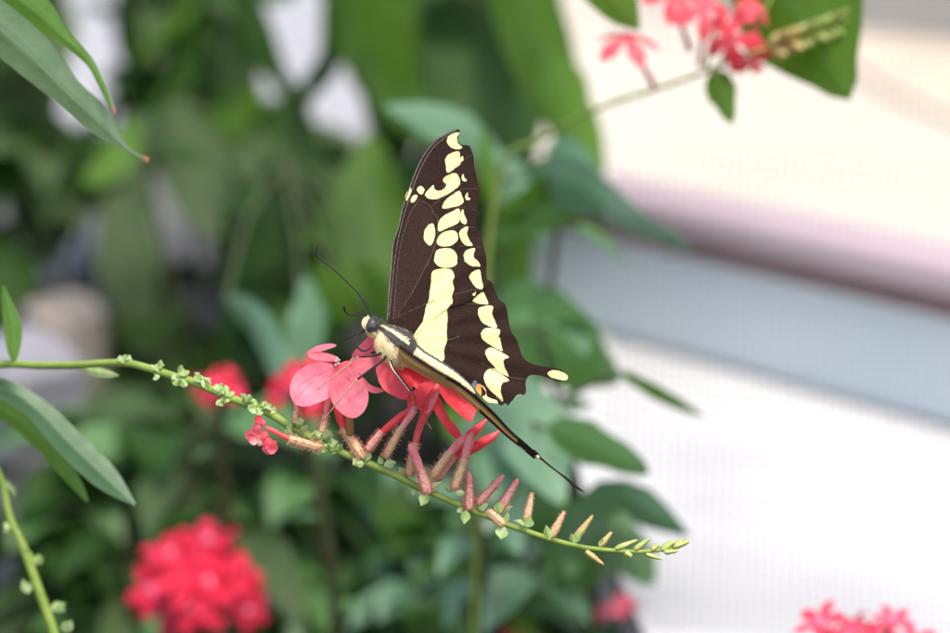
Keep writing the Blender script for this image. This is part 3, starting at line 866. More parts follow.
def bract(x, y, dx, dy, w, dz, m='bract', roll=None, ex=0):
    bt = bmesh.new()
    dd = FOC + dz * U
    pleaf(bt, [(x, y), (x + dx * .55 + ex, y + dy * .55), (x + dx, y + dy)], w, dd, dd - .0006, rnd.uniform(-25, 25) if roll is None else roll, fold=.75, n=4, rnd=rnd, a=.75, b=1.25)
    mesh_obj('bract', bt, [M[m]], lw)

def bud(b, e, r0, r1, dz, tip=None, cal='calyx', tipm='bud_pink', hairs=70, dze=None, hl=4.0, name='flower_bud', bulge=0.92):
    """hairy calyx from b to e; tip: list of (x,y,r) for the corolla that comes out of it"""
    dze = dz if dze is None else dze
    r0, r1 = r0 * .80, r1 * .82
    mx = lambda t: (b[0] + (e[0] - b[0]) * t, b[1] + (e[1] - b[1]) * t, dz + (dze - dz) * t)
    pts = [(*mx(0), r0 * .5), (*mx(.12), r0 * .82), (*mx(.4), r0 * bulge), (*mx(.75), (r0 + r1) / 2 * bulge), (*mx(1), r1)]
    if tip is None: pts += [(*mx(1.10), r1 * .62), (*mx(1.18), r1 * .12)]
    bm = bmesh.new()
    ptube(bm, pts, 24, 0, 6, None, .10)
    spikes(bm, pts, int(hairs * 3.2), hl * .9, .19, 1, rnd)
    o = mesh_obj(name, bm, [M[cal], M['hair_red' if cal == 'calyx_red' else 'hair']], lw)
    if tip:
        bm = bmesh.new()
        n = len(tip)
        ptube(bm, [(*mx(.93), r1 * .85)] + [(x, y, dze + (k + 1) * .5, r) for k, (x, y, r) in enumerate(tip)], 15, 0, 5, None, .07)
        mesh_obj('corolla_tip' if name == 'flower_bud' else 'corolla_tube', bm, [M[tipm]], o)
    return o

# buds towards the tip
bud((453.5, 490), (464.5, 459), 6, 4.8, -14, [(468, 446, 4.6), (471.5, 436, 3.6), (473.5, 431.5, 1.2)], hairs=90)
bud((431, 478), (449, 453), 5.6, 4.6, -8, [(457, 445, 4.4), (464, 438, 3.6), (468, 434.5, 1.2)], hairs=80)
bud((428, 494), (420.5, 469), 7, 5, -18, [(416, 458, 4.4), (411.5, 448, 3.4), (409.5, 444, 1.2)], cal='calyx_red', hairs=90)
bud((469, 510), (469.5, 484), 6, 4, -10, [(469.3, 478, 3.2), (469, 471, .8)], cal='calyx_red', hairs=90)
bud((477, 504), (496, 484), 5.8, 3.6, -2, [(500, 479, 2.8), (504, 475, .8)], cal='calyx_red', hairs=80)
bud((499, 511), (513, 487), 5.8, 4, -4, [(516, 482, 2.8), (518, 478.5, .8)], cal='calyx_red', hairs=70, hl=3)
bud((504, 525), (489.5, 512.5), 5.6, 4.6, -16, None, cal='calyx', hairs=60, hl=2.5)
bud((525.5, 523), (531, 497), 5.6, 3, 4, None, cal='calyx', hairs=50, hl=2.2)
bud((551, 537), (562.5, 515), 5.6, 2.6, 10, None, cal='calyx', hairs=45, hl=2)
bud((574, 540), (590, 519), 5, 2.2, 14, None, cal='calyx_green', hairs=30, hl=1.5)
bud((600, 546), (610, 534), 4.3, 2.2, 20, None, cal='calyx_green', hairs=12, hl=1.2)
bud((585.5, 551), (601, 562.5), 4, 2, 6, None, cal='calyx_green', hairs=16, hl=1.3)
for b, e, r0, r1, dz in (((615, 549), (634.5, 541), 4, 1.8, 36), ((625, 552), (631, 556), 4, 3, 22), ((634, 550), (648, 539.5), 4, 2, 50), ((651, 550), (658, 545), 4, 3, 55), ((646, 554), (660, 558.5), 3, 1.4, 40), ((661, 550), (673, 542), 5, 3, 62), ((672, 547), (687, 542), 4.4, 2.6, 66), ((664, 552), (676, 551), 3.4, 2, 58), ((677, 543), (683, 539), 3, 2, 70)):
    bud(b, e, r0, r1, dz, None, cal='budgreen', hairs=4, hl=1)
for x, y, dx, dy, wd, dz in ((453, 492, -9, -5, 3.2, -8), (455, 493, 10, 0, 3.4, -18), (428, 493, -7, 13, 5, -20), (430, 490, 12, -8, 4, -10), (417, 488, -5, 7, 3, 0), (466, 510, -2, 14, 4.5, -14), (463, 508, -6, 4, 3, -6), (472, 508, 9, -6, 5, 4), (478, 508, 10, -4, 4, -5),
                         (500, 513, -2, -11, 5.4, -10), (500, 512, 13, -6, 3, -2), (504, 526, -3, 13, 6.5, -16), (506, 522, 2, -10, 3, -6), (524, 526, -10, -6, 3.4, 0), (526, 527, 4, -11, 5.5, -2), (549, 540, -3, -15, 4.5, 2), (550, 539, 3, -11, 4, 14), (573, 542, -2, -9, 3, 10), (574, 543, 7, -12, 3.4, 10), (600, 547, 3, -8, 3, 18),
                         (367, 461, -1, -10, 6, -6), (360, 460, -7, 5, 5, -8), (364, 463, -8, 1, 4, -12), (383, 464, -4, -8, 3, -4), (384, 466, 12, -4, 4.4, -10), (408, 477, -9, -10, 4, 4), (405, 476, -10, -3, 4, 6)):
    bract(x, y, dx, dy, wd, dz)
# spent calyx cups on the left half
for i, (x, y, dx, dy, wd) in enumerate(((121, 362, 6, -9, 3.4), (127, 360, 7, -3, 2.6), (158, 371, -4, -13, 2.2), (160, 369, 3, -11, 2), (156, 375, 1, 6, 3.4), (180, 375, 9, -9, 4.4), (180, 378, -6, 9, 5), (182, 380, 6, 8, 5.2), (174, 376, -5, 3, 3),
                        (197, 382, 2, -12, 5), (200, 382, 10, 2, 3.4), (203, 378, 8, 8, 2.4), (217, 391, 5, -9, 4.6), (222, 393, 8, -7, 4.2), (226, 396, 4, -10, 3.4), (222, 400, -4, 9, 4.4), (227, 398, -2, 6, 4),
                        (246, 402, 1, -11, 4), (250, 401, 8, 4, 5), (244, 399, 0, -8, 2.6), (255, 405, -4, 9, 5.2), (262, 406, 5, -5, 5), (258, 410, 6, 5, 5), (266, 408, 9, -2, 3.4), (271, 410, 6, 3, 3.6),
                        (292, 425, -5, 9, 4), (298, 424, 3, -8, 5), (302, 430, 8, -4, 4), (318, 437, -5, -6, 5.5), (326, 437, 6, -5, 6), (331, 440, 4, 7, 5.5), (325, 446, -3, 7, 5), (319, 449, -3, 7, 4.5), (332, 450, 6, 2, 4), (341, 448, -3, -5, 3), (288, 430, -4, 4, 3.2))):
    cb = bmesh.new()
    z0 = sdz(x) - 3 - (i % 3) * 2
    ca = math.atan2(dy, dx)
    Lc = math.hypot(dx, dy)
    for k in range(3):
        aa = ca + (k - 1) * .6 + rnd.uniform(-.2, .2)
        l2 = Lc * rnd.uniform(.55, .95)
        d_ = FOC + (z0 - rnd.uniform(0, 5)) * U
        x2, y2 = x + math.cos(aa) * l2, y + math.sin(aa) * l2
        bx, by = math.cos(ca) * l2 * .12, math.sin(ca) * l2 * .12
        pleaf(cb, [(x, y), ((x + x2) / 2 + bx, (y + y2) / 2 + by), (x2, y2)], wd * rnd.uniform(.6, .85), d_, d_ - rnd.uniform(-.0008, .0012), rnd.uniform(-40, 40), fold=.9, n=3, rnd=rnd, a=.9, b=.75)
    ptube(cb, [(x - dx * .25, y - dy * .25, z0 + 2, wd * .5), (x + dx * .1, y + dy * .1, z0, wd * .55), (x + dx * .4, y + dy * .4, z0 - 1, wd * .3)], 7, 0, 3)
    mesh_obj('spent_calyx', cb, [M['bract']], lw)
# stem leaves
def stem_leaf(e1, e2, d0, d1, roll, m, label=None, fold=.35):
    bm = bmesh.new(); edge_leaf(bm, e1, e2, d0, d1, roll, fold)
    o = mesh_obj('leaf', bm, [M[m]], lw)
dn = FOC + 215 * U
stem_leaf([(12, 362), (7, 350), (4, 327), (2, 300), (2, 286)], [(16, 362), (20, 346), (21, 322), (11, 300), (4, 285)], dn, dn - .004, 10, 'lf_long')
stem_leaf([(82, 367), (95, 367), (108, 370), (119, 375)], [(81, 369), (92, 376), (108, 378), (119, 376)], FOC + 165 * U, FOC + 150 * U, 10, 'bract')
stem_leaf([(-100, 365), (-40, 370), (19, 388), (47, 402), (84, 437), (118, 473), (135, 503)], [(-100, 367), (-60, 380), (0, 394), (32, 420), (63, 455), (95, 482), (134, 506)], dn + .01, dn + .004, -20, 'lf_stalk')
stem_leaf([(-100, 380), (-40, 385), (0, 400), (34, 425), (63, 458), (78, 480), (88, 500)], [(-100, 382), (-50, 400), (0, 420), (32, 445), (60, 475), (76, 492), (87, 503)], dn + .018, dn + .012, 25, 'lf_long')

# --- withered flower at the left
o = bud((322, 448), (289, 439), 5.2, 4.6, -14, [(281, 435, 2.6), (273, 430.5, 2.3), (266, 428, 2.6)], hairs=110, name='flower', tipm='tube_red', hl=4.5)
def pet(outline, dz0, gx=0, gy=0, bow=0, m='petal_pink', par=None, spacing=3.2, n=4, ripple=.6, seed=0):
    ol = [(x + rnd.uniform(-.18, .18), y + rnd.uniform(-.18, .18)) for x, y in crc([tuple(map(float, p)) for p in outline], n)]
    cx = sum(p[0] for p in ol) / len(ol); cy = sum(p[1] for p in ol) / len(ol)
    rr = max(math.hypot(p[0] - cx, p[1] - cy) for p in ol)
    f = lambda x, y: dz0 + gx * (x - cx) + gy * (y - cy) + bow * (((x - cx) ** 2 + (y - cy) ** 2) / rr ** 2) + ripple * math.sin(x * .35 + seed) * math.cos(y * .31 + seed * 2)
    bm = bmesh.new()
    patch(bm, ol, f, spacing=spacing, rnd=rnd)
    return mesh_obj('petal', bm, [M[m]], par or lw), f
for k in range(13):
    cxp, cyp, rr = ((260, 423, 6.5), (251.5, 437, 6.5), (258, 433, 5), (269, 444, 7), (272, 449, 6), (262, 441, 5.5), (256, 429, 6), (265, 436, 5), (250, 434, 5), (254, 441, 5), (274, 445, 4.5), (259, 419, 4.5), (267, 449, 5.5))[k]
    a0 = rnd.uniform(0, 6.28)
    ol = [(cxp + rr * (1.05 if j % 2 else .8) * rnd.uniform(.75, 1.15) * math.cos(a0 + j * 2 * math.pi / 8), cyp + rr * rnd.uniform(.7, 1.1) * math.sin(a0 + j * 2 * math.pi / 8)) for j in range(8)]
    pet(ol, -14 - k % 5 * 2.2, rnd.uniform(-.9, .9), rnd.uniform(-.9, .9), rnd.uniform(-5, 5), ('petal_pink', 'bud_pink', 'petal_pink', 'petal_red')[k % 4], o, 1.5, 4, 1.5, k)
# --- pale tubes behind the big petal
bud((294, 424), (296.5, 408), 3.6, 2.6, 6, [(297, 400, 2.4), (310, 380, 2)], cal='calyx_red', tipm='tube_pink', hairs=14, name='flower', hl=2)
# --- left flower
F1 = bud((363.5, 459), (343, 428), 6.8, 5, -8, [(339.5, 416, 4), (337, 402, 3.6), (336, 380, 3), (337, 366, 2.6)], hairs=150, name='flower', tipm='tube_red', hl=4.5, dze=2)
bm = bmesh.new(); ptube(bm, [(349, 436, -4, 3), (349.5, 426, -3, 4.4), (348.5, 417, -1, 3.6), (347, 413, 0, 1)], 9, 0, 4)
mesh_obj('flower_bud', bm, [M['wither']], lw)
F1b = bud((321, 436), (325.5, 415), 5.2, 3.6, 6, [(327.5, 402, 2.8), (330, 385, 2.5), (336, 366, 2.2)], cal='calyx', tipm='tube_pink', hairs=60, name='flower', hl=4)
Z6 = lambda l: [(280 + x / 7.917, 330 + y / 7.917) for x, y in l]
o_, f1 = pet(Z6([(415, 275), (360, 258), (300, 255), (200, 285), (115, 355), (80, 440), (85, 525), (120, 585), (180, 605), (240, 598), (330, 565), (393, 530), (402, 450), (412, 370), (425, 300)]), -14, .25, -.12, -7, 'petal_pink_lit', F1)
o_, f2 = pet([(335, 366), (344, 365), (352, 368), (361, 376), (367, 388), (368.5, 399), (365, 410), (358, 416.5), (351, 418), (341, 413), (333, 404), (329.5, 394), (330.5, 380)], -17, -.1, -.3, -6, 'petal_pink', F1, seed=2)
# petal veins
for ff, path in ((f1, [(333, 367), (318, 377), (305, 389), (294, 402)]), (f2, [(337, 368), (344, 380), (349, 394), (351, 409)]), (f1, [(328, 370), (312, 376), (298, 386)]), (f2, [(338, 370), (337, 385), (340, 400)]), (f2, [(340, 369), (353, 383), (361, 398)])):
    bm = bmesh.new(); ptube(bm, [(x, y, ff(x, y) - .1, .26) for x, y in path], 5, 0, 4)
    mesh_obj('petal_vein', bm, [M['petal_vein']], F1)
# folded upper petal: a strip that curls over itself
def curl(par, A, Bp, sec, m):
    """ruled strip between px polylines A and Bp (each (x,y,dz))"""
    a = cr([tuple(map(float, p)) for p in A], 5); b = cr([tuple(map(float, p)) for p in Bp], 5)
    bm = bmesh.new()
    rows = []
    for i in range(len(a)):
        row = []
        for k in range(sec + 1):
            t = k / sec
            p = [x + (y - x) * t for x, y in zip(a[i], b[i])]
            row.append(bm.verts.new(P(p[0], p[1], p[2] - 1.6 * math.sin(math.pi * t))))
        rows.append(row)
    for i in range(len(rows) - 1):
        for k in range(sec): bm.faces.new((rows[i][k], rows[i][k + 1], rows[i + 1][k + 1], rows[i + 1][k]))
    return mesh_obj('petal', bm, [M[m]], par)
curl(F1, [(338, 361, -6), (326, 361.5, -12), (313, 359.5, -16), (307.5, 355, -14), (309, 350.5, -6), (318, 345.5, 4), (330, 343.5, 8), (336, 344.5, 8)],
     [(338, 357, -2), (328, 353.5, -4), (316, 353.2, -8), (309.5, 353, -10), (312, 352.5, -8), (322, 351, -4), (330, 348.5, 0), (336, 346.5, 4)], 4, 'petal_pink')
curl(F1, [(337, 362, -2), (326, 361, -3), (314, 359, 0), (310, 356, 8), (314, 352, 14)], [(339, 359, 6), (330, 354, 10), (322, 352, 14), (317, 351, 17), (318, 349, 18)], 4, 'petal_red')
# throat of the left flower
bm = bmesh.new()
for x, y in ((336, 362), (338.5, 364.5), (335.5, 366), (339, 361), (337, 359.5)):
    ptube(bm, [(337.5, 364, -4, .7), (x, y, -16, .7), (x, y - 1, -19, 1.2), (x, y - 2, -20, .4)], 6, 0, 3)
mesh_obj('stamen', bm, [M['anther']], F1)
# upper right petals of the left flower (behind the proboscis)
pet([(353, 362), (352, 355), (357, 348), (364, 341), (371, 334), (378, 338), (379, 348), (372, 352), (362, 356)], 8, -.3, .4, 6, 'petal_pink', F1, seed=4)
pet([(355, 372), (352, 364), (360, 357), (372, 354), (381, 357), (384, 362), (376, 366), (366, 372), (361, 376)], 4, .3, -.4, -5, 'petal_pink', F1, seed=5)
pet([(338, 365), (346, 361), (352, 362), (360, 370), (363, 377), (356, 373), (346, 367)], -2, .3, -.3, 4, 'petal_red', F1, seed=6)
pet([(359, 372), (364, 378), (371, 385), (383, 389.5), (381, 392.5), (372, 393), (364, 387), (360, 379)], 2, .4, .3, -4, 'petal_pink', F1, seed=7)

# --- centre flower under the butterfly
F2 = bud((366.5, 451), (382, 431.5), 5.8, 4.2, -4, [(392, 423.5, 3.8), (402, 415.5, 3.6), (410, 410, 3.6), (411, 402, 4), (409, 392, 4.5)], cal='calyx_red', hairs=70, name='flower', tipm='tube_red', hl=3.5)
F3 = bud((384.5, 458), (401, 428), 5, 4, -12, [(407, 420, 3.4), (412, 413.5, 3.4), (415, 406, 2.4)], cal='calyx', hairs=90, name='flower', tipm='tube_pink', hl=4)
F4 = bud((409, 476), (415, 443), 6, 4.4, -2, [(418, 432, 3.4), (422, 420, 3.6), (427, 410, 5.2), (432, 398, 5.2), (436, 389, 4.0), (438.5, 382, 1.6)], cal='calyx', hairs=110, name='flower', tipm='tube_red', hl=4.5)
pet([(376, 370), (377, 365), (383, 362), (392, 367), (400, 374), (407, 382), (409.5, 392), (407, 398), (402, 399.5), (394, 396), (385, 391), (379, 382)], -8, -.15, -.3, -6, 'petal_coral', F2, seed=8)
pet([(386, 364), (396, 362), (406, 366), (412, 376), (412, 388), (409, 394), (403, 384), (395, 374)], 2, .2, -.3, 5, 'petal_red', F2, seed=9)
pet([(402, 366), (412, 364), (424, 370), (437, 380), (439, 388), (428, 391), (416, 388), (408, 380)], 10, .15, -.35, -5, 'petal_red', F2, seed=10)
pet([(437, 383), (432, 392), (426, 402), (421, 411), (414, 402), (413, 393), (418, 386), (428, 381)], 4, -.3, .2, 5, 'petal_coral', F4, seed=11)
pet([(436, 380), (446, 381), (453, 384.5), (461, 391), (470, 399), (476, 406), (475.5, 413), (471.5, 420.5), (466, 420), (458, 413), (449, 405), (442, 396), (438, 388)], 8, .25, -.15, -7, 'petal_red', F4, seed=12)
pet([(434, 394), (440, 398), (444, 408), (450, 419), (460, 431), (460, 438), (453, 437), (447, 430), (438, 418), (434, 410), (432, 402)], 14, .1, .2, 6, 'petal_coral', F4, seed=13)
pet([(425, 411), (428, 404), (434, 396), (437, 388), (439, 392), (436, 401), (431, 410), (427, 414)], -6, -.4, .1, -5, 'bud_pink', F4, seed=14)
# --- rolled red petals behind the pair of buds
F5 = bud((434, 484), (446, 466), 4.2, 3.6, 10, [(455, 457, 4.2), (468, 450, 5.2), (481, 443, 5.0), (492, 436.5, 3.6), (500, 430.5, .9)], cal='calyx_red', hairs=30, name='flower', tipm='tube_red', hl=3)
F6 = bud((438, 480), (455, 455), 4, 3.4, 4, [(463, 443, 4.4), (471, 434, 4.6), (479, 427, 3.6), (487, 419, .9)], cal='calyx_red', hairs=20, name='flower', tipm='tube_red', hl=3)

# ================================================================== BUTTERFLY
bb = P(394, 352, 0)
bf = root('swallowtail_butterfly', 'dark brown swallowtail butterfly with yellow spotted wings feeding on the coral pink flowers', 'butterfly', bb)
# -------- body: head, thorax, abdomen in one skin
SP = [(363.5, 323, 0, 2.2), (366, 323.5, 0, 6.2), (370, 325, 0, 8.8), (374.5, 327, 0, 8.8), (378, 329, 0, 7.6), (381, 331, 0, 9.5), (385, 335.5, 0, 14.5), (391, 342, 0, 18.5), (398, 348, 0, 19.5), (405, 352, 1, 17), (412, 356, 2, 13), (420, 360.5, 3, 11), (430, 366, 3, 10.4), (441, 372, 3, 9.6), (452, 378, 3, 8.2), (462, 384.5, 3, 6.2), (470, 390, 3, 4), (475, 393.5, 3, 1.2)]
q = cr([tuple(map(float, s)) for s in SP], 4)
bm = bmesh.new()
NS = 28
rings = []
axis_up = []
for i, (x, y, dz, r) in enumerate(q):
    a, b_ = q[max(i - 1, 0)], q[min(i + 1, len(q) - 1)]
    tx, ty = b_[0] - a[0], b_[1] - a[1]
    ln_ = math.hypot(tx, ty) or 1
    tx, ty = tx / ln_, ty / ln_
    nx, ny = ty, -tx                     # dorsal side in the picture (up and right)
    ring = []
    if x > 416: r *= 1 + .035 * math.sin(x * 1.15)
    for k in range(NS):
        an = 2 * math.pi * k / NS
        c_, s_ = math.cos(an), math.sin(an)
        ring.append(bm.verts.new(P(x + nx * r * c_, y + ny * r * c_, dz - s_ * r * .9)))
    rings.append(ring)
for i in range(len(rings) - 1):
    x = q[i][0]
    for k in range(NS):
        f = bm.faces.new((rings[i][k], rings[i][(k + 1) % NS], rings[i + 1][(k + 1) % NS], rings[i + 1][k]))
        an = math.degrees(2 * math.pi * (k + .5) / NS)
        an = an if an <= 180 else 360 - an              # 0 dorsal, 180 ventral
        if x < 378:                                        # head
            mi = 0
            if an > 118: mi = 1
            if x < 368 and 58 < an < 84: mi = 2
            if x < 369 and an > 104: mi = 2
        elif x < 412:
            mi = 0
            if an > 96: mi = 1
            if 45 < an < 62 and x < 404: mi = 2
            if an < 14 and x < 396: mi = 2
        else:
            mi = 3
            if an < 38: mi = 0
            if 84 < an < 96: mi = 0
        f.material_index = mi
bm.faces.new(rings[0]); bm.faces.new(rings[-1][::-1])
bmesh.ops.recalc_face_normals(bm, faces=bm.faces)
mesh_obj('body', bm, [M['black_fur'], M['cream'], M['stripe'], M['abdomen']], bf)
# fur over thorax and head
bm = bmesh.new()
rf = random.Random(91)
for _ in range(2600):
    i = rf.randrange(6, len(q) - 24)
    x, y, dz, r = q[i]
    if x > 409: continue
    a, b_ = q[i - 1], q[i + 1]
    tx, ty = b_[0] - a[0], b_[1] - a[1]; ln_ = math.hypot(tx, ty); tx, ty = tx / ln_, ty / ln_
    nx, ny = ty, -tx
    an = rf.uniform(0, math.pi)
    k = math.degrees(an)
    c_, s_ = math.cos(an), math.sin(an)
    L_ = rf.uniform(1.2, 3.2) * (1.25 if k > 100 else 1)
    p0 = P(x + nx * r * c_ * .97, y + ny * r * c_ * .97, dz - s_ * r * .88)
    p1 = P(x + nx * (r + L_) * c_ + tx * L_ * 1.2 + rf.uniform(-.6, .6), y + ny * (r + L_) * c_ + ty * L_ * 1.2 + rf.uniform(-.6, .6), dz - s_ * (r + L_) * .9)
    s = (p1 - p0).cross(FW).normalized() * .22 * U
    s2 = (p1 - p0).cross(s).normalized() * .22 * U
    mi = 1 if k > 97 else (2 if (45 < k < 60 and x < 402) else 0)
    if x < 378 and k < 115: mi = 0
    v = [bm.verts.new(p0 + s), bm.verts.new(p0 - s * .5 + s2), bm.verts.new(p0 - s * .5 - s2), bm.verts.new(p1)]
    for t_ in ((0, 1, 3), (1, 2, 3), (2, 0, 3)):
        bm.faces.new([v[z_] for z_ in t_]).material_index = mi
mesh_obj('fur', bm, [M['black_fur'], M['cream'], M['stripe']], bf, smooth=False)
# eye, on the near side and its twin beyond
for dz in (-6.4, 6.4):
    bm = bmesh.new()
    bmesh.ops.create_uvsphere(bm, u_segments=32, v_segments=20, radius=1)
    c = P(371.6, 326, dz)
    e1, e2, e3 = (RT * .98 + UP * -.2).normalized() * 5.6 * U, (UP * .98 + RT * .2).normalized() * 7.2 * U, FW * 4.6 * U
    for v in bm.verts:
        v.co = c + e1 * v.co.x + e2 * v.co.y + e3 * v.co.z
    mesh_obj('eye', bm, [M['eye']], bf)
    # pale ring behind the eye
    bm = bmesh.new()
    s = -1 if dz < 0 else 1
    ptube(bm, [(374.5, 319.5, dz * .55, .9), (377.8, 323, dz * .72, 1.3), (378, 328.5, dz * .75, 1.2), (375.5, 333.5, dz * .7, 1.0)], 8, 0, 4)
    mesh_obj('eye_ring', bm, [M['stripe']], bf)
    bm = bmesh.new()
    ptube(bm, [(368.5, 315.8, dz * .45, 1.0), (364.2, 319.2, dz * .5, 1.4), (362.8, 324, dz * .5, 1.4), (364.5, 329, dz * .5, .8)], 8, 0, 4)
    ptube(bm, [(369.5, 317.5, dz * .75, .7), (366.4, 320.5, dz * .8, 1.1), (365.2, 324.5, dz * .8, 1.1), (366.4, 328.5, dz * .8, .6)], 8, 0, 4)
    mesh_obj('palp', bm, [M['stripe']], bf)
# antennae
bm = bmesh.new()
ptube(bm, [(369, 316, 3, .9), (369.7, 312, 4, .78), (359, 294.7, 6, .72), (346, 281, 8, .72), (332, 268, 10, .74), (320, 258.6, 12, .85), (317, 253.5, 13, 1.2), (316.8, 249, 13, 1.4), (317.6, 246, 13, 1.0)], 8, 0, 6)
mesh_obj('antenna', bm, [M['black']], bf)
bm = bmesh.new()
ptube(bm, [(367, 316, -4, .7), (363.7, 314.8, -8, .65), (351, 315, -30, .65), (346.5, 312.8, -42, .9), (344.2, 309, -48, 1.25), (344.6, 306.3, -50, .9)], 8, 0, 6)
mesh_obj('antenna', bm, [M['black']], bf)
bm = bmesh.new()
ptube(bm, [(366, 330, -2, .9), (361, 331.5, -8, .9), (356.6, 336.5, -14, .95), (355.8, 342, -18, .95), (358.3, 348, -20, .95), (364, 351, -18, .9), (370, 348.5, -14, .7), (372.5, 345, -8, .4)], 8, 0, 6)
ptube(bm, [(365, 331, 2, .5), (356, 334.5, 4, .45), (344, 340.5, 8, .4), (333, 343, 12, .35)], 7, 0, 5)
mesh_obj('proboscis', bm, [M['black']], bf)
# legs: dark upper half, tan lower half
def leg(pts, white=False):
    bm = bmesh.new()
    k = next(i for i, p in enumerate(pts) if p[4])
    ptube(bm, [p[:4] for p in pts[:k + 1]], 8, 0, 5)
    ptube(bm, [p[:4] for p in pts[k:]], 8, 1, 5)
    if white:
        ptube(bm, [(p[0] - .7, p[1] + .2, p[2] - .7, p[3] * .6) for p in pts[:k + 1]], 7, 2, 5)
    mesh_obj('leg', bm, [M['black'], M['leg'], M['leg_white']], bf)
leg([(382, 352, -8, 1.4, 0), (377.7, 354.8, -16, 1.2, 0), (367, 356.4, -24, 1.1, 0), (358.7, 356.6, -28, 1, 1), (353, 361, -28, .9, 1), (334, 376.5, -27, .75, 1), (324, 384, -26, .6, 1), (318, 389, -25, .5, 1)])
leg([(386, 356, -12, 1.4, 0), (382.4, 360.6, -20, 1.2, 0), (370, 370, -30, 1.2, 0), (357.5, 379.3, -34, 1.1, 1), (347, 391, -35, .8, 1), (338, 402, -36, .75, 1), (325, 418, -30, .6, 1), (315, 429, -22, .5, 1)])
leg([(391, 361, -14, 1.4, 0), (393, 368, -22, 1.3, 0), (402, 380, -28, 1.2, 0), (410.5, 391, -30, 1.0, 1), (413, 399, -28, .7, 1), (414, 408, -24, .6, 1), (418, 413, -20, .5, 1)], True)
leg([(384, 350, 10, 1.3, 0), (372, 352, 20, 1.1, 0), (360, 353, 22, 1, 1), (352, 359, 18, .7, 1), (347, 365, 8, .5, 1)])
leg([(398, 362, 12, 1.3, 0), (408, 372, 24, 1.1, 0), (420, 392, 26, 1, 1), (426, 420, 22, .8, 1), (429, 425, 20, .8, 1), (431.5, 429.5, 19, .5, 1)])
leg([(390, 360, 12, 1.3, 0), (392, 372, 24, 1.1, 0), (396, 384, 24, .9, 1), (398, 394, 16, .5, 1)])

# -------- far wings, traced outlines with their real tilt
AX = Vector((.83, .56)); NX = Vector((.56, -.83))
def wdz(x, y, off=0.0):
    p = Vector((x - 400, y - 345))
    h = p.dot(NX); s_ = p.dot(AX)
    rr_ = math.hypot(h, s_ + 12)
    off += 1.5 * math.sin(math.atan2(h, s_ + 12) * 27) * min(1, rr_ / 90)
    return 7 + off + .20 * h - .0003 * h * h + .9 * math.sin(s_ * .16 + h * .02) * min(1, max(0, h / 60)) - .02 * s_
def Zm(ox, oy, l, s=7.917): return [(ox + x / s, oy + y / s) for x, y in l]
z1 = lambda l: Zm(390, 120, l)
z2 = lambda l: Zm(390, 190, l)
z3 = lambda l: Zm(400, 260, l)
z4 = lambda l: Zm(400, 330, l)
z8 = lambda l: Zm(480, 340, l)
FWO = [(401, 346), (392, 338), (387, 326), (386.6, 319), (388, 297.6), (389.6, 281), (391, 266), (392.5, 244), (397.6, 228), (402.6, 206), (406.2, 194), (411.5, 180.6), (417, 166.7), (425, 151.6), (435.5, 140), (445.6, 134), (454.4, 130), (459, 129.5), (459.8, 132), (458.6, 136), (457.8, 140), (460.7, 144.3), (465.8, 145), (469.6, 146), (471.4, 150), (473.6, 156.6), (474.2, 166.7),
       (476.5, 175.6), (478.6, 185.7), (479.9, 190.7), (478.4, 198), (477, 207.7), (479.6, 214.5), (476.6, 217), (476.3, 224), (479.7, 233), (481.8, 240.5), (484.7, 250.6), (486.3, 258), (486.4, 265.8), (486.2, 272), (487, 279), (489.5, 284), (481, 291.5), (466, 303), (447, 308.5), (430, 322)]
HWO = [(403, 347), (412, 330), (425, 312), (445, 295), (468, 284), (486, 279.5), (492.6, 283.5), (494.6, 290), (498.5, 299), (504.6, 303.6), (507, 309.5), (508.4, 319), (511, 331), (517, 340), (519.5, 347.6), (522.3, 356), (527, 361), (534.3, 364.2), (544.4, 366.6), (554.5, 367.8), (563.4, 371), (567.8, 376), (566.3, 380.3), (558.3, 381.4), (549.5, 378.4), (540.6, 375.6), (533, 374.8), (528.2, 376.5),
       (525.6, 383), (526.2, 390.5), (524.4, 394.8), (519, 394), (514.7, 398.4), (510.4, 402.6), (507.8, 405.6), (505, 403.2), (501.5, 405.6), (496.4, 403.2), (488, 402), (481, 395.7), (472, 385.6), (463, 377), (450.5, 366), (431.6, 357), (417, 354)]
band = z3([(252, 105), (285, 76), (395, 70), (430, 128), (416, 170), (428, 232), (411, 285), (416, 338), (376, 385), (376, 480), (368, 570)]) + z4([(373, 80), (350, 150), (345, 240), (250, 260), (150, 230), (122, 140), (114, 60)]) + z3([(106, 602), (140, 545), (182, 480), (205, 372), (228, 318), (236, 250), (246, 180)])
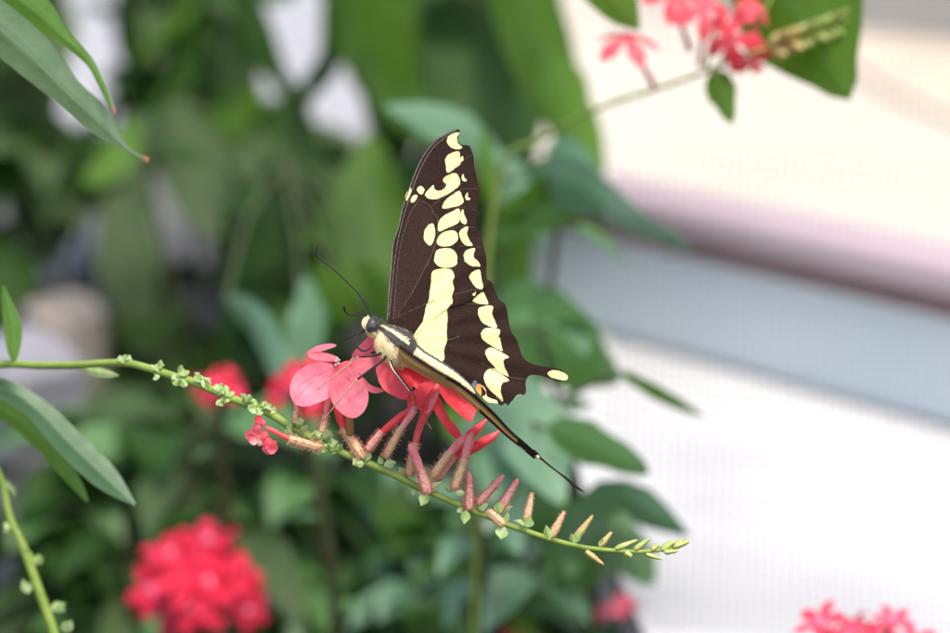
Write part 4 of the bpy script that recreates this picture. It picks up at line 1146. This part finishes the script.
FSP = [z1([(450, 160), (480, 115), (548, 100), (530, 140), (540, 185), (572, 216), (540, 232), (490, 222), (460, 192)]),
       z1([(438, 310), (470, 270), (545, 250), (552, 300), (560, 345), (510, 388), (455, 416), (443, 360)]),
       z1([(558, 300), (577, 288), (577, 328), (560, 326)]),
       z1([(278, 590), (310, 545), (345, 515), (352, 545), (385, 562), (428, 545), (446, 510), (420, 486), (436, 452), (510, 420), (545, 450), (551, 510), (500, 560), (430, 600), (370, 626), (308, 622)]),
       z1([(213, 550), (240, 522), (272, 550), (255, 588), (228, 578)]),
       z1([(568, 450), (580, 428), (592, 465), (607, 470), (600, 488), (573, 476)]),
       z1([(121, 600), (158, 540), (170, 560), (150, 610), (132, 640)]),
       z2([(163, 82), (185, 43), (217, 44), (205, 80), (175, 102)]),
       z2([(413, 137), (440, 80), (500, 35), (550, 8), (570, 50), (582, 95), (540, 127), (480, 138), (440, 147)]),
       z2([(598, 42), (617, 22), (615, 55), (637, 66), (615, 82), (598, 66)]),
       z2([(383, 262), (420, 210), (490, 170), (547, 150), (552, 210), (540, 260), (480, 290), (388, 327)]),
       z2([(558, 190), (576, 153), (590, 200), (607, 240), (596, 272), (560, 247)]),
       z2([(268, 360), (285, 300), (330, 264), (352, 290), (356, 360), (335, 422), (308, 437), (273, 400)]),
       z2([(373, 400), (400, 350), (450, 325), (510, 323), (537, 360), (532, 400), (490, 437), (420, 447), (378, 430)]),
       z2([(548, 340), (575, 305), (617, 293), (610, 345), (630, 400), (652, 437), (600, 437), (563, 395)]),
       z2([(353, 540), (370, 480), (420, 463), (490, 468), (527, 510), (527, 560), (480, 607), (400, 607), (358, 577)]),
       z2([(583, 520), (610, 475), (672, 463), (660, 520), (690, 570), (712, 602), (650, 602), (603, 570)]),
       z3([(270, 0), (305, -24), (420, -22), (452, 8), (440, 42), (390, 60), (310, 52)]),
       z3([(513, 0), (590, -12), (637, 47), (590, 46), (530, 22)]),
       z3([(548, 130), (580, 90), (632, 78), (642, 140), (657, 222), (610, 222), (565, 170)]),
       z3([(572, 272), (602, 253), (590, 284)])]
HSP = [z3([(578, 316), (652, 254), (677, 290), (697, 347), (640, 347), (600, 337)]),
       z3([(618, 400), (650, 370), (732, 364), (732, 430), (767, 532), (700, 522), (638, 477)]),
       z3([(643, 575), (680, 540), (787, 550), (780, 610)]) + z4([(790, 60), (802, 120), (808, 166), (740, 132), (658, 80), (643, 35)]),
       z4([(678, 165), (720, 140), (780, 165), (862, 214), (822, 236), (827, 290), (858, 366), (800, 340), (720, 262), (683, 207)]),
       z4([(668, 352), (700, 310), (760, 308), (812, 355), (864, 400), (812, 420), (797, 480), (816, 562), (780, 542), (710, 472), (668, 402)]),
       z8([(536, 262), (580, 238), (650, 253), (697, 288), (680, 318), (620, 312), (560, 292)]),
       z8([(366, 335), (384, 306), (374, 352)]), z8([(263, 474), (300, 432), (296, 452), (277, 476)]),
       z4([(640, 436), (676, 466), (690, 525), (770, 562), (756, 596), (690, 566), (655, 530), (684, 500)])]
cell = z2([(120, 300), (180, 150), (235, 100), (315, 150), (350, 240), (345, 470), (280, 600)]) + z3([(200, 40), (80, 270), (-10, 420), (-60, 440), (-40, 60)])
rj = random.Random(17)
def spl(l, n=7): return [(x + rj.uniform(-.22, .22), y + rj.uniform(-.22, .22)) for x, y in crc(l, n)]
def wing(name, outline, spots, veins, off, cellp=None):
    ol = crc([tuple(map(float, p)) for p in outline], 3)
    mats = [M['wing_dark'], M['wing_yellow'], M['wing_cell'], M['wing_orange'], M['vein'], M['vein_pale'], M['costa'], M['wing_blue']]
    bm = bmesh.new()
    f = lambda x, y: wdz(x, y, off)
    S = ([(spl(cellp), 2)] if cellp else []) + spots
    patch(bm, ol, f, S, 4.0, 0, rnd=random.Random(7))
    for path, r_, k in veins:
        ptube(bm, [(x, y, f(x, y) - .1, r_ * .8) for x, y in path], 6, k, 5)
    return mesh_obj(name, bm, mats, bf)
fv = [(z2([(245, 85), (320, 130), (342, 180), (375, 225), (372, 380), (345, 470), (290, 610)]) + z3([(230, 0), (100, 250), (-20, 440)]), .42, 4),
      ([(389, 318), (391.6, 290), (394.5, 262), (398, 240), (404, 215), (410, 196), (420, 170), (433, 148), (448, 136)], .5, 6),
      ([(393.5, 320), (395.5, 290), (398, 262), (402, 238), (410, 213), (420, 199)], .42, 4),
      ([(387.2, 322), (388.6, 297), (391.4, 266), (393.2, 244), (398.2, 228), (403.4, 206), (412.2, 181), (417.8, 167), (426, 152), (436, 141), (446, 135), (456, 130.5)], .75, 6),
      (z3([(230, 58), (420, 66), (660, 66)]), .36, 4), (z3([(-60, 470), (210, 345), (270, 320)]), .36, 4), (z3([(270, 320), (330, 290), (410, 280)]), .32, 5), (z3([(410, 280), (560, 240), (660, 240)]), .36, 4),
      (z2([(340, 480), (560, 445), (720, 455)]), .34, 4), (z2([(372, 350), (560, 290), (680, 300)]), .32, 4), (z2([(340, 170), (560, 140), (680, 160)]), .32, 4), (z1([(390, 590), (500, 400), (610, 300), (650, 280)]), .3, 4),
      (z2([(330, 130), (420, 60), (560, 0), (690, -10)]), .3, 4)]
wing('forewing', FWO, [(spl(s), 1) for s in FSP] + [(spl(band), 1)], fv, 0, cell)
hv = [(z3([(380, 390), (520, 350), (700, 355)]), .35, 4), (z3([(200, 480), (375, 395)]), .35, 5), (z4([(372, 78), (400, 74), (440, 62), (470, 48)]), .34, 6), (z4([(400, 120), (660, 270), (860, 370), (1000, 390)]), .34, 4),
      (z4([(660, 430), (700, 468), (760, 520), (812, 556)]), .34, 4)]
wing('hindwing', HWO, [(spl(band), 1)] + [(spl(s), 1) for s in HSP] + [(spl(z4([(600, 462), (610, 428), (642, 436), (640, 525), (602, 492)])), 3), (spl(z4([(560, 450), (585, 400), (608, 410), (600, 455), (575, 470)])), 7)], hv, 1.3)

# -------- near wings: held out flat towards the viewer, seen edge-on
BE = [(398, 354), (407.6, 365), (425, 375.5), (440, 383.5), (454, 389), (466, 398.5), (479, 410.5), (494, 424), (508, 436.5), (522, 447.5), (534, 457.5)]
TE = [(399, 345), (417.7, 356.6), (431.6, 365.6), (441.7, 372), (454, 379), (466, 386.5), (480, 398), (495, 412), (510, 428.5), (523, 440), (538, 453)]
def near(name, s0, s1, ext, off, cols, tail=False, endfade=0.0):
    m = 60
    a = cr([tuple(map(float, p)) for p in BE], 8); b = cr([tuple(map(float, p)) for p in TE], 8)
    def at(e, t):
        i = t * (len(e) - 1); k = min(int(i), len(e) - 2); f = i - k
        return (e[k][0] + (e[k + 1][0] - e[k][0]) * f, e[k][1] + (e[k + 1][1] - e[k][1]) * f)
    bm = bmesh.new()
    NT = 20
    for layer in (0, 1):                       # 0 upper side, 1 underside
        rows = []
        for i in range(m + 1):
            s = s0 + (s1 - s0) * i / m
            pa, pb = at(a, s), at(b, s)
            e = ext(i / m)
            row = []
            for k in range(NT + 1):
                t = k / NT
                if endfade: pa = tuple(g + (h - g) * endfade * (i / m) ** 4 / NT for g, h in zip(pa, pb))
                x = pa[0] + (pb[0] - pa[0]) * t
                y = pa[1] + (pb[1] - pa[1]) * t
                row.append(bm.verts.new(P(x, y + off + (0.9 if layer else 0) * (1 - t ** 6), -9 - e * t)))
            rows.append(row)
        for i in range(m):
            for k in range(NT):
                f = bm.faces.new((rows[i][k], rows[i][k + 1], rows[i + 1][k + 1], rows[i + 1][k]))
                f.material_index = cols(i / m, (k + .5) / NT, layer)
    if tail:
        ptube(bm, [(532, 452, -30, 3.8), (537, 455.5, -30, 3.0), (541, 458.5, -30, 1.3), (549.5, 465.5, -29, 1.0), (558, 472, -28, .9), (566, 478, -27, 1.3), (575, 486, -26, 1.5), (580, 489.5, -25, 1.1), (584, 492, -25, .4)], 8, 0, 5)
        ptube(bm, [(536, 455, -34, 1.6), (538, 457, -34, 1.3), (539.5, 458, -33.5, .5)], 8, 3, 4)
        ptube(bm, [(519, 445.6, -14, .5), (522, 448, -14, 1.1), (526, 451.5, -14, .5)], 8, 3, 4)
        ptube(bm, [(508, 435.2, -14, .5), (511, 437.8, -14, 1.0), (513.5, 440, -14, .4)], 8, 3, 4)
    return mesh_obj(name, bm, [M['wing_dark'], M['wing_under'], M['wing_yellow'], M['wing_pale']], bf)
def ncf(s, t, layer):
    if layer == 0: return 2 if (.38 < t < .56 or (.78 < t < .86 and int(s * 40) % 5 > 1)) else 0
    return 0 if t > .74 else (1 if s < .9 else 0)
def nch(s, t, layer):
    if s > .84: return 0
    if layer == 0: return 2 if (.3 < t < .5) else 0
    if .55 < s < .84: return 1 if .3 < t < .72 else 0
    return 0 if t > .72 else 1
near('forewing', 0.0, .46, lambda u: 205 * (1 - .55 * u) * (1 - u ** 5 * .75), 0, ncf, False, 1.2)
near('hindwing', .08, 1.0, lambda u: 28 + 62 * math.sin(math.pi * min(1, u * .75 + .2)) ** 1.2, .7, nch, True)
